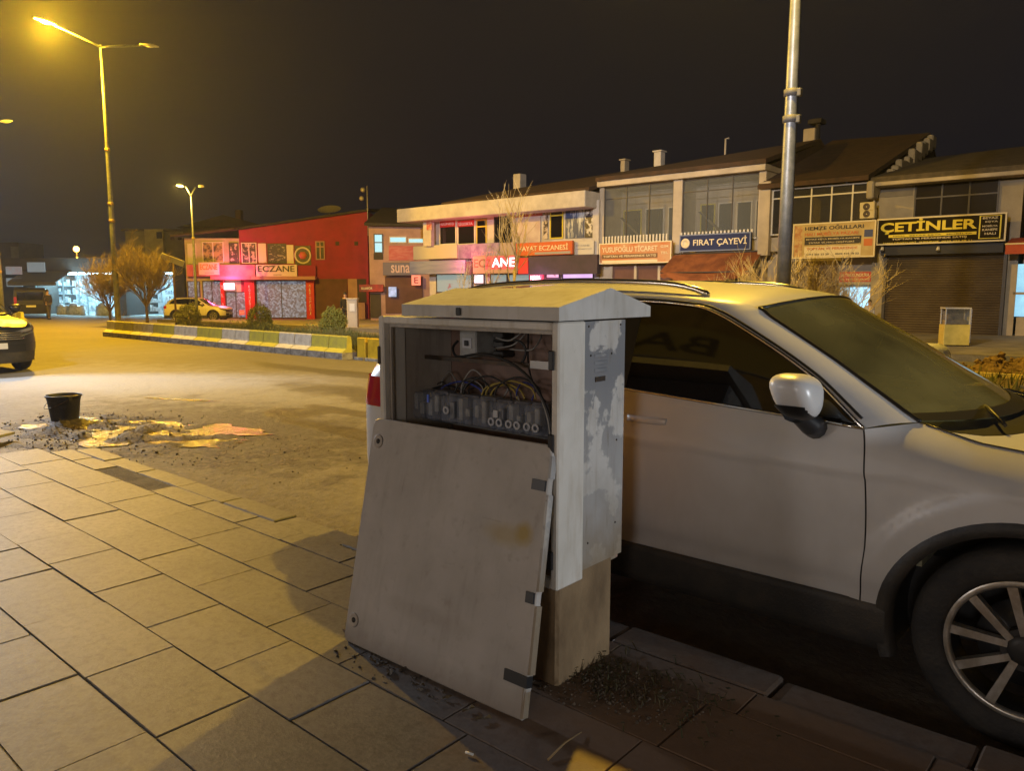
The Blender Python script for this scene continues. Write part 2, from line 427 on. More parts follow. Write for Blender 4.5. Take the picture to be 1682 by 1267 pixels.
# grit and weeds at the foot of the cabinet
soil_heap("grit", (-1.52, 2.33), .36, .22, .030, M['dirt'], "dark grit and litter at the foot of the cabinet", 900, 12, (.002, .007), base=.0)
soil_heap("kerb_grit", (-2.25, 1.93), .42, .16, .02, M['rubble'], "crumbs of dirt under the leaning door", 300, 13, (.002, .009), base=.0)
pm = bpy.data.materials.new("puddle_water"); pm.use_nodes = True; nt = pm.node_tree; b_ = nt.nodes["Principled BSDF"]
b_.inputs["Base Color"].default_value = (.16, .115, .04, 1); b_.inputs["Roughness"].default_value = .25; b_.inputs["Specular IOR Level"].default_value = .9
co = ncoord(nt); nbump(nt, nmath(nt, 'ADD', nnoise(nt, co, 9, 4), nmath(nt, 'MULTIPLY', nnoise(nt, co, 45, 3), .35)), 1.0, .035, b_.inputs["Normal"])
def puddle(c, rx, ry, rot, seed, z, lab):
    vs = [(c[0], c[1], z)]; n = 60
    for i in range(n):
        th = 2*math.pi*i/n; k = 1+.55*noise.noise(Vector((math.cos(th)*1.7+seed, math.sin(th)*1.7, seed*.7)))+.40*noise.noise(Vector((math.cos(th)*6, math.sin(th)*6, seed)))
        x, y = rx*k*math.cos(th), ry*k*math.sin(th)
        vs.append((c[0]+x*math.cos(rot)-y*math.sin(rot), c[1]+x*math.sin(rot)+y*math.cos(rot), z))
    b = MB(); b.add(vs, [(0, 1+i, 1+(i+1) % n) for i in range(n)])
    structure(b.build("puddle", pm, org=(c[0], c[1], z)), label=lab)
puddle((-8.7, 3.65), 1.5, .62, R(20), 1, -.090, "shallow broken puddle in the hollows of the muddy corner")
puddle((-10.95, 5.15), .55, .06, R(25), 11, -.094, "thin trickle of water across the pale dust of the road")
# grass and ground cover on the median
def blades(name, regions, m, lab, seed):
    rn = random.Random(seed); b = MB()
    for (r0, r1, t0, t1, n, h) in regions:
        for _ in range(n):
            r, t = rn.uniform(r0, r1), rn.uniform(t0, t1)
            d = noise.noise(Vector((r*.7, t*.9, 3)))
            if d < -.15: continue
            z = ground(r, t)+.09+.12*math.sin(math.pi*(t-11.05)/4.4); hh = h*rn.uniform(.4, 1.3)*(1+d); a = rn.uniform(0, 6.28); wd = .012+.01*rn.random()
            lx, ly = rn.gauss(0, .3)*hh, rn.gauss(0, .3)*hh
            b.add([(r-wd*math.cos(a), t-wd*math.sin(a), z), (r+wd*math.cos(a), t+wd*math.sin(a), z), (r+lx, t+ly, z+hh)], [(0, 1, 2)])
    structure(b.build(name, m, org=(0, 0, 0)), "stuff", lab)
blades("grass", [(-26.5, -12, 11.2, 15.3, 16000, .2), (-12, 6, 11.2, 15.3, 4000, .18)], M['grass'], "rough dry grass growing on the strip between the roads", 4)
M['weed'] = mat("weed", (.045, .05, .018), .8, (.09, .065, .025), 12)
def weeds(name, c, rx, ry, n, h, seed, lab):
    rn = random.Random(seed); b = MB()
    for _ in range(n):
        x, y = c[0]+rn.gauss(0, rx*.5), c[1]+rn.gauss(0, ry*.5); hh = h*rn.uniform(.3, 1.2); a = rn.uniform(0, 6.28)
        lx, ly = rn.gauss(0, .5)*hh, rn.gauss(0, .5)*hh; wd = .003
        b.add([(x-wd*math.cos(a), y-wd*math.sin(a), -.01), (x+wd*math.cos(a), y+wd*math.sin(a), -.01), (x+lx*.6+wd, y+ly*.6, hh*.7), (x+lx, y+ly, hh)], [(0, 1, 2), (1, 3, 2)])
        q = Vector((x+lx, y+ly, hh)); s_ = .006+.006*rn.random()
        b.add([q+Vector((-s_, 0, 0)), q+Vector((0, -s_, .002)), q+Vector((s_, 0, .003)), q+Vector((0, s_, 0))], [(0, 1, 2, 3)])
    structure(b.build(name, M['weed'], org=(c[0], c[1], 0)), "stuff", lab)
weeds("weeds", (-1.5, 2.40), .42, .2, 260, .04, 3, "small weeds and moss round the foot of the concrete base")
# ================================================================== STREET LAMPS
M['galv'] = mat("galvanised_steel", (.24, .26, .30), .42, (.17, .19, .22), 7, metal=.35)
M['galv_dull'] = mat("weathered_pole_steel", (.38, .38, .38), .5, (.28, .27, .25), 9, metal=.4)
M['sodium_glass'] = mat("lit_sodium_lens", (1, .8, .4), .3, emit=(1, .66, .16), es=60)
M['lens_off'] = mat("unlit_lamp_lens", (.55, .55, .52), .25)
M['lamp_shell'] = mat("lamp_housing", (.5, .5, .52), .45)
M['band'] = mat("dull_band", (.10, .10, .11), .6)
M['clamp'] = mat("rusty_clamp", (.42, .30, .10), .7, (.2, .13, .06), 30)
def street_lamp(r, t, H, arm, label, lit=(True, False), power=2500, rbase=.115, rtop=.05, ang=0, up=.35, headL=.62, bands=(), light_r=.12, glow=SODIUM, zoff=.2, clampm='clamp'):
    z0 = ground(r, t)+zoff
    root = thing("street_lamp", label, "street lamp", (r, t, z0), group="lamp posts along the street")
    b = MB(); b.tube([(r, t, z0), (r, t, z0+H*.33), (r, t, z0+H*.66), (r, t, z0+H)], [rbase, rbase*.86+rtop*.14, (rbase+rtop)*.45, rtop], 10); b.build("pole", M['galv'], root)
    b = MB(); b.box(r-.2, r+.2, t-.2, t+.2, z0-.2, z0+.03); b.build("base_plate", M['galv_dull'], root)
    for zb in bands:
        rr = rbase+(rtop-rbase)*zb/H
        b = MB(); b.lathe([(rr+.004, z0+zb-.06), (rr+.03, z0+zb-.05), (rr+.03, z0+zb+.05), (rr+.004, z0+zb+.06)], 12, Matrix.Translation((r, t, 0)))
        b.bbox(r+rr, r+rr+.07, t-.05, t+.05, z0+zb-.07, z0+zb+.05, .01); b.build("clamp", M[clampm], root)
    for k, sgn in enumerate((-1, 1)):
        dx, dy = math.sin(ang)*sgn, math.cos(ang)*sgn
        b = MB(); b.tube([(r, t, z0+H-.1), (r+dx*arm*.2, t+dy*arm*.2, z0+H+up*.05), (r+dx*arm, t+dy*arm, z0+H+up)], [.05, .04, .032], 8); b.build("arm", M['galv'], root)
        hx, hy, hz = r+dx*(arm+.3), t+dy*(arm+.3), z0+H+up+.06
        RM = Matrix.Translation((hx, hy, hz)) @ Matrix.Rotation(-ang, 4, 'Z') @ Matrix.Rotation(.10*sgn, 4, 'X')
        b = MB(); rows = []
        for i in range(9):
            u = i/8; wd = .13*math.sin(math.pi*min(1, .12+u*.86))**.6; yy = (u-.5)*headL
            rows.append([RM @ Vector((wd*math.cos(a), yy, (.085 if math.sin(a) > 0 else .03)*math.sin(a)*(.35+.65*math.sin(math.pi*min(1, .15+.8*u))))) for a in [2*math.pi*q/12 for q in range(12)]])
        b.grid(rows, True, True); b.add(rows[0], [tuple(range(12))]); b.add(rows[-1], [tuple(range(12))]); h = b.build("lamp_head", M['lamp_shell'], root)
        b = MB(); b.ball((0, 0, 0), 1, 12, (.09, .18, .035)); b.v = [tuple(RM @ Vector((x, y, z-.035))) for x, y, z in b.v]
        b.build("lens", M['sodium_glass'] if lit[k] else M['lens_off'], h)
        if lit[k]:
            lamp_light("lamp_glow", (hx-r, hy-t, hz-.22-z0), power, glow, light_r, root)
    return root
street_lamp(-34.2, 13.8, 11.35, 1.7, "tall double armed street lamp with its left head glowing yellow, left of the bushes", (True, False), 21000, glow=(1, .54, .018), bands=(7.2, 5.0, 4.3), zoff=.2, headL=.8)
street_lamp(-4.9, 12.3, 9.4, 1.55, "tall grey lamp pole rising behind the white car, its head above the picture", (True, False), 6600, bands=(4.45, 4.05), clampm='band', rbase=.112, rtop=.062, light_r=.10, glow=(1.0, .60, .055))
street_lamp(-42.9, 21.7, 7.05, .25, "slim lamp with two short raised arms in front of the pharmacy, left head lit", (True, False), 1100, glow=(1, .64, .10), rbase=.09, rtop=.045, ang=R(25), up=.40, headL=.30, bands=(4.6,))
# post at the very left edge of the photo, its head out of service
street_lamp(-41.6, 11.6, 8.6, .55, "unlit lamp post at the left edge behind the dark car", (False, False), 0, rbase=.13, rtop=.06, ang=R(40), up=.5, headL=.5, bands=(2.4, 3.2), zoff=0)
# small distant lamp above the dark roofs
lr = thing("street_lamp", "tiny distant lamp glowing orange above the dark roofs", "street lamp", (-48, 86, -1), a=0, group="lamp posts along the street")
b = MB(); b.tube([(-48, 86, -1), (-48, 86, 5.6)], [.1, .06], 8); b.build("pole", M['galv_dull'], lr)
b = MB(); b.ball((-48.0, 86, 5.85), .30, 12); b.build("lens", mat("far_lamp_globe", (1, .7, .3), .4, emit=(1, .5, .08), es=22), lr)
lamp_light("lamp_glow", (0, 0, 6.0), 500, SODIUM, .3, lr)
# ================================================================== CONCRETE BLOCKS
M['block_yellow'] = mat("faded_yellow_block_paint", (.62, .60, .10), .8, (.46, .44, .14), 6, .4, .7, bump=.2)
M['block_white'] = mat("dirty_white_block_paint", (.74, .74, .72), .8, (.48, .47, .45), 6, .42, .7, bump=.2)
M['block_foot'] = mat("grey_block_foot", (.42, .42, .42), .85, (.22, .21, .20), 8)  # the foot's different light is put into this grey
def barrier(r, yellow, label, t=10.6, L=.70, z=None, a=AS):
    z0 = ground(r, t) if z is None else z
    root = thing("concrete_block", label, "concrete block", (r, t, z0), a=a, group="painted concrete blocks edging the strip")
    hf = L/2-.013
    b = MB(); b.prismx([(t, z0), (t+.42, z0), (t+.42, z0+.15), (t, z0+.15)], r-hf, r+hf); b.build("foot", M['block_foot'], root)
    b = MB(); b.prismx([(t+.004, z0+.152), (t+.418, z0+.152), (t+.29, z0+.24), (t+.27, z0+.50), (t+.245, z0+.525), (t+.175, z0+.525), (t+.155, z0+.50), (t+.13, z0+.24)], r-hf+.004, r+hf-.004)
    b.build("wall", M['block_yellow'] if yellow else M['block_white'], root)
    return root
names = ["first", "second", "third", "fourth", "fifth", "sixth", "seventh", "eighth", "ninth", "tenth", "eleventh", "twelfth", "thirteenth", "fourteenth", "fifteenth", "sixteenth", "seventeenth", "eighteenth", "nineteenth"]
for i in range(19):
    r = -14.65-.70*i; yel = (i//2) % 2 == 0
    barrier(r, yel, ("faded yellow" if yel else "dirty white")+" concrete block, "+names[i]+" in the row counting leftwards from the cabinet")
M['board_yellow'] = mat("bright_yellow_board", (.72, .50, .03), .7, (.5, .33, .02), 5, .45, .7)
for (r, wd, lab) in ((-13.98, .30, "narrow upright yellow slab closing the gap in the block row"), (-13.38, .74, "wide yellow slab standing between the block row and the cabinet")):
    z0 = ground(r, 11)
    root = thing("yellow_slab", lab, "concrete slab", (r, 10.95, z0), group="yellow slabs filling the gap")
    b = MB(); b.bbox(r-wd/2, r+wd/2, 10.88, 11.02, z0, z0+.50, .015); b.build("slab", M['board_yellow'], root)
    b = MB(); b.bbox(r-wd/2-.01, r+wd/2+.01, 10.80, 11.04, z0-.02, z0+.06, .01); b.build("foot", M['block_foot'], root)
barrier(-12.55, True, "faded yellow concrete block half hidden by the left edge of the cabinet")
for i, q in enumerate(("closest to", "farthest from")):
    barrier(-43.2-i*.75, i == 0, "low concrete block behind the dark car, "+q+" it", t=12.6)
# ================================================================== METER CABINET
def at(px, py, t):
    """point of the photograph's sight line on the street plane t -> (r, z)"""
    a, b = (px-841)/1264, (633.5-py)/1264
    x, y, z = a, math.cos(PITCH)+b*math.sin(PITCH), -math.sin(PITCH)+b*math.cos(PITCH)
    k = t/(.656*x+.755*y); return (.755*x-.656*y)*k, z*k+1.5
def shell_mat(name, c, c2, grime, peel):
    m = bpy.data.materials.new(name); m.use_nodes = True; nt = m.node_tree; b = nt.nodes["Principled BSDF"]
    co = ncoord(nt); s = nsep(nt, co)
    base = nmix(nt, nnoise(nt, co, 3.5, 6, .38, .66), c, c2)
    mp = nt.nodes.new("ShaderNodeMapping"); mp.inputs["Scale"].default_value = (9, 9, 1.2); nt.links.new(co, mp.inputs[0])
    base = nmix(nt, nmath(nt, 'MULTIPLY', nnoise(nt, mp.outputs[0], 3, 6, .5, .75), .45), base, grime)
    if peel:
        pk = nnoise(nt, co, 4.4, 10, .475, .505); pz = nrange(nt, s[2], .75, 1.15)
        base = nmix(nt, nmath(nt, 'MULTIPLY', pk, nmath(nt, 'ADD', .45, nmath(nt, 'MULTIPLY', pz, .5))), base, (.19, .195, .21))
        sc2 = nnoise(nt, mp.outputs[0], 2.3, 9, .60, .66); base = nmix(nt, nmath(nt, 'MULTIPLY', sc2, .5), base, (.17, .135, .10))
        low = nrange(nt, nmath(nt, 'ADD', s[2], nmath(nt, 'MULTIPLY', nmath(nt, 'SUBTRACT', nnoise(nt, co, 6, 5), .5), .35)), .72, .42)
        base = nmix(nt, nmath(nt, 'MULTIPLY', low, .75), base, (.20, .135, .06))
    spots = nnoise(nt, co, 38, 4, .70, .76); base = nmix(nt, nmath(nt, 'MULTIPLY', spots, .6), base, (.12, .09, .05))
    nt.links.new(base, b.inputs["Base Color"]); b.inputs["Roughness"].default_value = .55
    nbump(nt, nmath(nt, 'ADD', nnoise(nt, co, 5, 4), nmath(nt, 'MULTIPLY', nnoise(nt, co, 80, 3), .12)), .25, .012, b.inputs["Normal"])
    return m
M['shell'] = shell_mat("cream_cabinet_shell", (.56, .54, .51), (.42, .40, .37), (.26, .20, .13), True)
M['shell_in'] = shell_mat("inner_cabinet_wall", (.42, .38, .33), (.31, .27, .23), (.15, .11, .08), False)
M['back_in'] = mat("brown_backboard", (.32, .20, .155), .8, (.21, .14, .11), 3)
M['roofc'] = shell_mat("cabinet_roof_paint", (.60, .585, .56), (.46, .44, .40), (.28, .23, .15), False)
M['black'] = mat("black_plastic", (.012, .012, .014), .42)
M['dark'] = mat("dark_steel", (.05, .045, .04), .5, (.09, .06, .04), 30, metal=.6)
M['zinc'] = mat("zinc_rail", (.35, .34, .33), .4, metal=.8)
M['grey_plastic'] = mat("grey_switch_plastic", (.38, .38, .36), .45, (.30, .29, .27), 20)
M['wire_black'] = mat("black_cable", (.02, .02, .022), .5)
M['wire_white'] = mat("pale_cable", (.30, .29, .27), .5)
M['wire_yellow'] = mat("yellow_green_cable", (.35, .26, .05), .5)
M['wire_blue'] = mat("blue_cable", (.04, .06, .30), .5)
gm = mat("clear_fuse_cover", (.32, .34, .40), .10, alpha=.30); M['clear'] = gm
R0, R1, T0, T1, Z0, Z1 = -2.665, -1.665, 2.20, 2.61, .395, 1.38
cab = thing("meter_cabinet", "open weathered cream electricity cabinet with gabled roof, in front of the white car", "electrical cabinet", (-2.16, 2.38, 0))
b = MB(); b.bbox(R0+.03, R1-.012, 2.19, 2.555, -.05, .43, .012); cb = b.build("concrete_base", None or M['concrete'], cab)
M['base'] = mat("stained_concrete_base", (.28, .19, .10), .9, (.14, .09, .045), 5, .38, .68, bump=.5, bscale=35, stretch=(1, 1, .5))
cb.data.materials[0] = M['base']
b = MB(); th = .022
b.box(R1-th, R1-.006, 2.30, T1, .42, Z1-.001)      # right wall, set in behind the proud front post
b.box(R0+.006, R0+th, 2.30, T1, Z0, Z1-.001)
b.box(R0+th, R1-th, 2.225, T1-.016, Z0+.002, Z0+th)
b.box(R0+th, R1-th, 2.225, T1-.016, Z1-th, Z1-.003)
b.build("shell", M['shell'], cab)
b = MB(); b.box(R0+th+.001, R1-th-.001, T1-.015, T1-.001, Z0+.003, Z1-.004); b.build("back_wall", M['back_in'], cab)
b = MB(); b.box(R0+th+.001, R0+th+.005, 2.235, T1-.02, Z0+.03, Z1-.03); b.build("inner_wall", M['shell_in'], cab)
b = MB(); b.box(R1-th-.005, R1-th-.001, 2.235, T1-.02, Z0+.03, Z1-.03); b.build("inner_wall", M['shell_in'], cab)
b = MB()
b.bbox(R0, R0+.034, 2.17, 2.30, Z0-.01, Z1+.002, .006); b.bbox(R1-.034, R1, 2.17, 2.335, Z0-.01, Z1+.002, .006)
b.bbox(R0+.034, R1-.034, 2.172, 2.225, Z1-.03, Z1, .005); b.bbox(R0+.034, R1-.034, 2.172, 2.225, Z0-.01, Z0+.03, .005)
M['post'] = shell_mat("pale_door_frame", (.66, .63, .575), (.56, .53, .47), (.34, .26, .16), False)
b.build("door_frame", M['post'], cab)
# inner rebate lip running round the opening
b = MB()
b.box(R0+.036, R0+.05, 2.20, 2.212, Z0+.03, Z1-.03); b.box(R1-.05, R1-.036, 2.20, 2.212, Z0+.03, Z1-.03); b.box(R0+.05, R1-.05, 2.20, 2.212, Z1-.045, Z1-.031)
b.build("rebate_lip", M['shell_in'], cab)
# roof
b = MB()
ra, rb = -2.465, -1.638
tf, tr, tbk = 2.135, 2.455, 2.745
b.prismx([(tf, 1.388), (tbk, 1.388), (tbk, 1.430), (tr+.004, 1.503), (tr-.004, 1.503), (tf, 1.436)], ra, rb)
rf = recalc(b.build("roof", M['roofc'], cab))
b = MB(); b.bbox(-2.14, -2.115, 2.125, 2.134, 1.397, 1.427, .003); b.build("clip", M['black'], rf)
# louvres on the right wall
for k in range(4):
    lv = MB(); z = 1.275-.028*k
    rows = []
    for i in range(9):
        u = i/8; rows.append([(R1-.0065, 2.40+.09*u, z-.012), (R1-.004+.010*math.sin(math.pi*u), 2.40+.09*u, z+.002), (R1-.0065, 2.40+.09*u, z+.010)])
    lv.grid(rows, True); lv.build("vent_louvre", M['shell'], cab)
b = MB(); b.box(R1-.0065, R1-.002, 2.405, 2.47, 1.147, 1.166); b.build("label_plate", M['dark'], cab)
for (t, z) in ((2.375, 1.25), (2.515, 1.25), (2.36, 1.36), (2.575, 1.36), (2.37, .52), (2.56, .56), (2.56, .9)):
    b = MB(); b.ball((R1-.006, t, z), .0045, 8); b.build("rivet", M['dark'], cab)

# frame hardware: hinge tongues on the right post, catches on the left
for z in (1.245, .94, .50):
    b = MB(); b.bbox(R1-.034-.006, R1-.018, 2.158, 2.172, z-.035, z+.035, .003); b.build("hinge", M['black'], cab)
for z in (1.21, .75):
    b = MB(); b.bbox(R0+.002, R0+.014, 2.160, 2.172, z-.04, z+.04, .003); b.build("catch", M['dark'], cab)
# inside: cross rail, contactor, terminals, fuse row, cables
def pt(px, py, t): r, z = at(px, py, t); return (r, t, z)
b = MB()
r0, z0 = at(700, 583, 2.42); b.box(R0+.03, R1-.03, 2.415, 2.43, 1.178, 1.196); b.box(R0+.03, R1-.03, 2.43, 2.445, 1.178, 1.182)
b.build("cross_rail", M['dark'], cab)
b = MB(); ca = at(880, 598, 2.40); b.box(ca[0]-.03, R1-.035, 2.40, 2.414, ca[1]-.02, ca[1]+.012); b.build("cross_rail", M['zinc'], cab)
ca = at(778, 563, 2.48)
sw = MB(); sw.bbox(ca[0]-.052, ca[0]+.052, 2.44, 2.575, ca[1]-.062, ca[1]+.06, .006); swo = sw.build("contactor", M['grey_plastic'], cab)
b = MB(); b.box(ca[0]-.028, ca[0]+.028, 2.436, 2.4395, ca[1]-.022, ca[1]+.022); b.build("face_plate", M['lamp_shell'], swo)
b = MB(); b.bbox(ca[0]-.010, ca[0]+.012, 2.427, 2.4355, ca[1]-.012, ca[1]+.012, .002); b.build("toggle", M['black'], swo)
b = MB(); cc = at(822, 565, 2.52)
for k in range(3): b.bbox(cc[0]-.03, cc[0]+.03, 2.50, 2.58, cc[1]-.06+.042*k, cc[1]-.03+.042*k, .005)
b.build("terminal_block", M['black'], cab)
def cable(pts, rad, m, name="cable"):
    # smooth through the points
    P_ = [Vector(p) for p in pts]; out = []
    for i in range(len(P_)-1):
        a0 = P_[max(i-1, 0)]; a1 = P_[i]; a2 = P_[i+1]; a3 = P_[min(i+2, len(P_)-1)]
        for k in range(6):
            u = k/6; out.append(.5*((2*a1)+(a2-a0)*u+(2*a0-5*a1+4*a2-a3)*u*u+(3*a1-a0-3*a2+a3)*u**3))
    out.append(P_[-1])
    b = MB(); b.tube(out, rad, 7); return b.build(name, m, cab)
cable([pt(752, 560, 2.5), pt(744, 572, 2.47), pt(752, 586, 2.44), pt(790, 582, 2.40), pt(830, 592, 2.38), pt(868, 620, 2.35), pt(895, 665, 2.33), pt(908, 712, 2.33), pt(912, 760, 2.33)], .006, M['wire_black'])
cable([pt(765, 588, 2.44), pt(800, 583, 2.40), pt(845, 600, 2.38), pt(878, 632, 2.36), pt(900, 690, 2.33), pt(905, 750, 2.33)], .004, M['wire_white'])
cable([pt(815, 555, 2.48), pt(835, 560, 2.44), pt(850, 552, 2.45), pt(862, 542, 2.48)], .0042, M['wire_white'])
cable([pt(815, 572, 2.48), pt(840, 568, 2.43), pt(856, 556, 2.45), pt(866, 544, 2.48)], .0035, M['wire_white'])
cable([pt(812, 560, 2.48), pt(850, 560, 2.44), pt(864, 576, 2.44), pt(858, 596, 2.42)], .006, M['wire_black'])
cable([pt(838, 574, 2.46), pt(872, 575, 2.44), pt(886, 560, 2.5), pt(890, 548, 2.55)], .0035, M['wire_white'])
cable([pt(868, 545, 2.55), pt(868, 600, 2.48), pt(880, 640, 2.44), pt(896, 660, 2.42)], .004, M['wire_black'])
for i, (xa, xb, h, m) in enumerate(((797, 880, 626, 'wire_yellow'), (805, 862, 632, 'wire_yellow'), (790, 850, 630, 'wire_yellow'), (760, 840, 618, 'wire_black'), (745, 812, 620, 'wire_black'), (700, 770, 634, 'wire_black'), (812, 890, 620, 'wire_black'), (670, 740, 637, 'wire_black'), (720, 795, 627, 'wire_blue'))):
    cable([pt(xa, 652, 2.44), pt(xa+8, (h+645)/2, 2.46), pt((xa+xb)/2, h, 2.48), pt(xb-8, (h+650)/2, 2.46), pt(xb, 656, 2.45)], .0042, M[m])
rc_ = random.Random(41)
for k in range(9):
    xa = rc_.uniform(670, 870); xb = xa+rc_.uniform(-40, 60); h = rc_.uniform(606, 636); m_ = rc_.choice(['wire_black', 'wire_black', 'wire_yellow', 'wire_white', 'wire_blue', 'wire_black'])
    cable([pt(xa, 655, 2.43+rc_.random()*.05), pt(xa+rc_.uniform(-6, 8), (h+650)/2, 2.44+rc_.random()*.07), pt((xa+xb)/2, h, 2.50), pt(xb+rc_.uniform(-10, 6), (h+648)/2, 2.47+rc_.random()*.05), pt(xb, 658, 2.44)], rc_.uniform(.0025, .0048), M[m_])
cable([pt(690, 640, 2.5), pt(700, 600, 2.53), pt(705, 560, 2.54), pt(720, 535, 2.55)], .005, M['wire_black'])
# row of fuse switches under smoked clear covers
fr = at(655, 648, 2.36)[0]; fe = at(893, 668, 2.36)[0]
FZ0, FZ1 = .955, 1.045
nfu = 9; wd = (fe-fr)/nfu
for k in range(nfu):
    x0 = fr+wd*k; x1 = x0+wd-.006; dz = -.012+.003*(k % 3)
    b = MB(); b.bbox(x0, x1, 2.40, 2.46, .90, FZ1+dz, .006); fo = b.build("fuse_switch", mat("fuse_body", (.11, .115, .14), .35, (.20, .20, .22), 30) if k == 0 else M['fuse_body'], cab)
    if k == 0: M['fuse_body'] = fo.data.materials[0]
    b = MB(); b.bbox(x0+.003, x1-.003, 2.345, 2.399, .91, FZ1+dz-.004, .010); b.build("cover", M['clear'], fo)
    b = MB()
    for q in (0, 1): b.bbox(x0+.012+q*.042, x0+.036+q*.042, 2.355, 2.397, .93+.02*((k+q) % 2), .985+.02*((k*2+q) % 3), .003)
    b.build("fuse_link", M['grey_plastic'] if k % 3 else M['zinc'], fo)
    if k in (3, 6, 7, 8):
        b = MB(); nn = 1 if k < 6 else 2
        for q in range(nn):
            cx_ = x0+wd*(.5 if nn == 1 else .28+.46*q); b.lathe([(.010, 0), (.018, 0), (.018, .008), (.010, .008)], 14, Matrix.Translation((cx_, 2.344, .968 if k < 6 else .948)) @ Matrix.Rotation(R(90), 4, 'X'), closed=True)
        b.build("indicator_ring", M['lamp_shell'], fo)
b = MB(); c_ = at(703, 655, 2.34); b.box(c_[0]-.005, c_[0]+.005, 2.338, 2.343, c_[1]-.018, c_[1]+.018); b.build("label_strip", mat("blue_label", (.12, .2, .75), .4), cab)
b = MB(); c_ = at(814, 680, 2.34); b.box(c_[0]-.012, c_[0]+.012, 2.338, 2.343, c_[1]-.016, c_[1]+.014); b.build("label_strip", M['lamp_shell'], cab)
b = MB(); b.box(fr-.01, fe+.03, 2.46, 2.475, .88, .93); b.build("busbar", M['zinc'], cab)
# ---- the door taken off and leaned against the opening
dm = bpy.data.materials.new("dirty_door_panel"); dm.use_nodes = True; nt = dm.node_tree; b_ = nt.nodes["Principled BSDF"]
co = ncoord(nt); s_ = nsep(nt, co)
base = nmix(nt, nnoise(nt, co, 2.6, 9, .35, .7), (.46, .43, .40), (.34, .315, .285))
mp = nt.nodes.new("ShaderNodeMapping"); mp.inputs["Scale"].default_value = (7, 2, 1); nt.links.new(co, mp.inputs[0])
base = nmix(nt, nmath(nt, 'MULTIPLY', nnoise(nt, mp.outputs[0], 3.5, 7, .55, .80), .28), base, (.20, .165, .13))
base = nmix(nt, nmath(nt, 'MULTIPLY', nnoise(nt, co, 22, 8, .58, .72), .28), base, (.22, .18, .14))
wv = nmath(nt, 'MULTIPLY', nmath(nt, 'SUBTRACT', nnoise(nt, co, 12, 4), .5), .9)
DC = (-2.13, 1.905)
def dpos(px, py, f=1.0):
    # position on the leaning door plane, in its object coordinates
    lo, hi = 1.85, 2.25
    for _ in range(40):
        t = (lo+hi)/2; r, z = at(px, py, t)
        if t < 1.905+.285*z: lo = t
        else: hi = t
    return r-DC[0], z, t-DC[1]
for (px, py, rx, rz, c, a) in ((862, 876, .036, .036, (.36, .25, .04), .85), (835, 878, .09, .038, (.36, .27, .09), .55), (700, 1010, .20, .03, (.25, .21, .17), .25)):
    q = dpos(px, py); k = ell(nt, s_[0], s_[2], q[0], q[1], rx, rz, wv, .45); base = nmix(nt, nmath(nt, 'MULTIPLY', k, a), base, c)
# scratches: thin stretched noise bands
for (sx, sy, sz, rot, am) in ((60, 1, 3, .4, .35), (4, 1, 70, -.5, .2), (90, 1, 5, -.2, .25)):
    mp = nt.nodes.new("ShaderNodeMapping"); mp.inputs["Scale"].default_value = (sx, sy, sz); mp.inputs["Rotation"].default_value = (0, rot, 0); nt.links.new(co, mp.inputs[0])
    base = nmix(nt, nmath(nt, 'MULTIPLY', nnoise(nt, mp.outputs[0], 1, 3, .70, .74), am), base, (.16, .13, .11))
low = nrange(nt, nmath(nt, 'ADD', s_[2], nmath(nt, 'MULTIPLY', wv, .08)), .10, .0); base = nmix(nt, nmath(nt, 'MULTIPLY', low, .5), base, (.16, .12, .08))
nt.links.new(base, b_.inputs["Base Color"]); b_.inputs["Roughness"].default_value = .58
nbump(nt, nmath(nt, 'ADD', nnoise(nt, co, 3, 3), nmath(nt, 'MULTIPLY', nnoise(nt, co, 70, 3), .06)), .25, .02, b_.inputs["Normal"])
BL, BR, TL, TR = Vector((-2.605, 1.895, .005)), Vector((-1.612, 1.92, .0)), Vector((-2.690, 2.158, .930)), Vector((-1.682, 2.160, .938))
nd = (BR-BL).cross(TL-BL).normalized()
if nd.y > 0: nd = -nd
door = thing("cabinet_door", "dirty off-white cabinet door taken off its hinges and leaned against the open cabinet", "cabinet door", (DC[0], DC[1], 0))
def dp(u, v, d=0): return (BL*(1-u)+BR*u)*(1-v)+(TL*(1-u)+TR*u)*v+nd*d
outer = []
def rc(u, v, cu, cv):  # rounded corner
    return [(u+cu*(1-math.sin(a)), v+cv*(1-math.cos(a))) for a in [math.pi/2*k/4 for k in range(5)]]
notch = lambda vv: [(1, vv-.055), (.985, vv-.045), (.978, vv), (.985, vv+.045), (1, vv+.055)]
outl = [(.02, 0), (.86, 0), (.985, .003), (.990, .10), (.994, .11)]+[(.995, .2)]+[(.998, .22), (1, .40)]+[(.996, .415), (.996, .45), (1, .465), (1, .81), (.996, .825), (.996, .865), (1, .88), (1, .965), (.99, .99), (.97, 1), (.03, 1), (.008, .99), (0, .97), (0, .03), (.006, .008)]
inn = []
cen = Vector((.5, .5))
for u, v in outl:
    inn.append((.5+(u-.5)*.972, .5+(v-.5)*.972))
b = MB(); n = len(outl)
lay = [[dp(u, v, -.030) for u, v in outl], [dp(u, v, -.004) for u, v in outl], [dp(.5+(u-.5)*.992, .5+(v-.5)*.992, .0) for u, v in outl], [dp(u, v, .0) for u, v in inn]]
for i in range(3):
    b.add(lay[i]+lay[i+1], [(k, (k+1) % n, n+(k+1) % n, n+k) for k in range(n)], False)
b.add(lay[3], [tuple(range(n))]); b.add(lay[0], [tuple(reversed(range(n)))])
do = recalc(b.build("panel", dm, door))
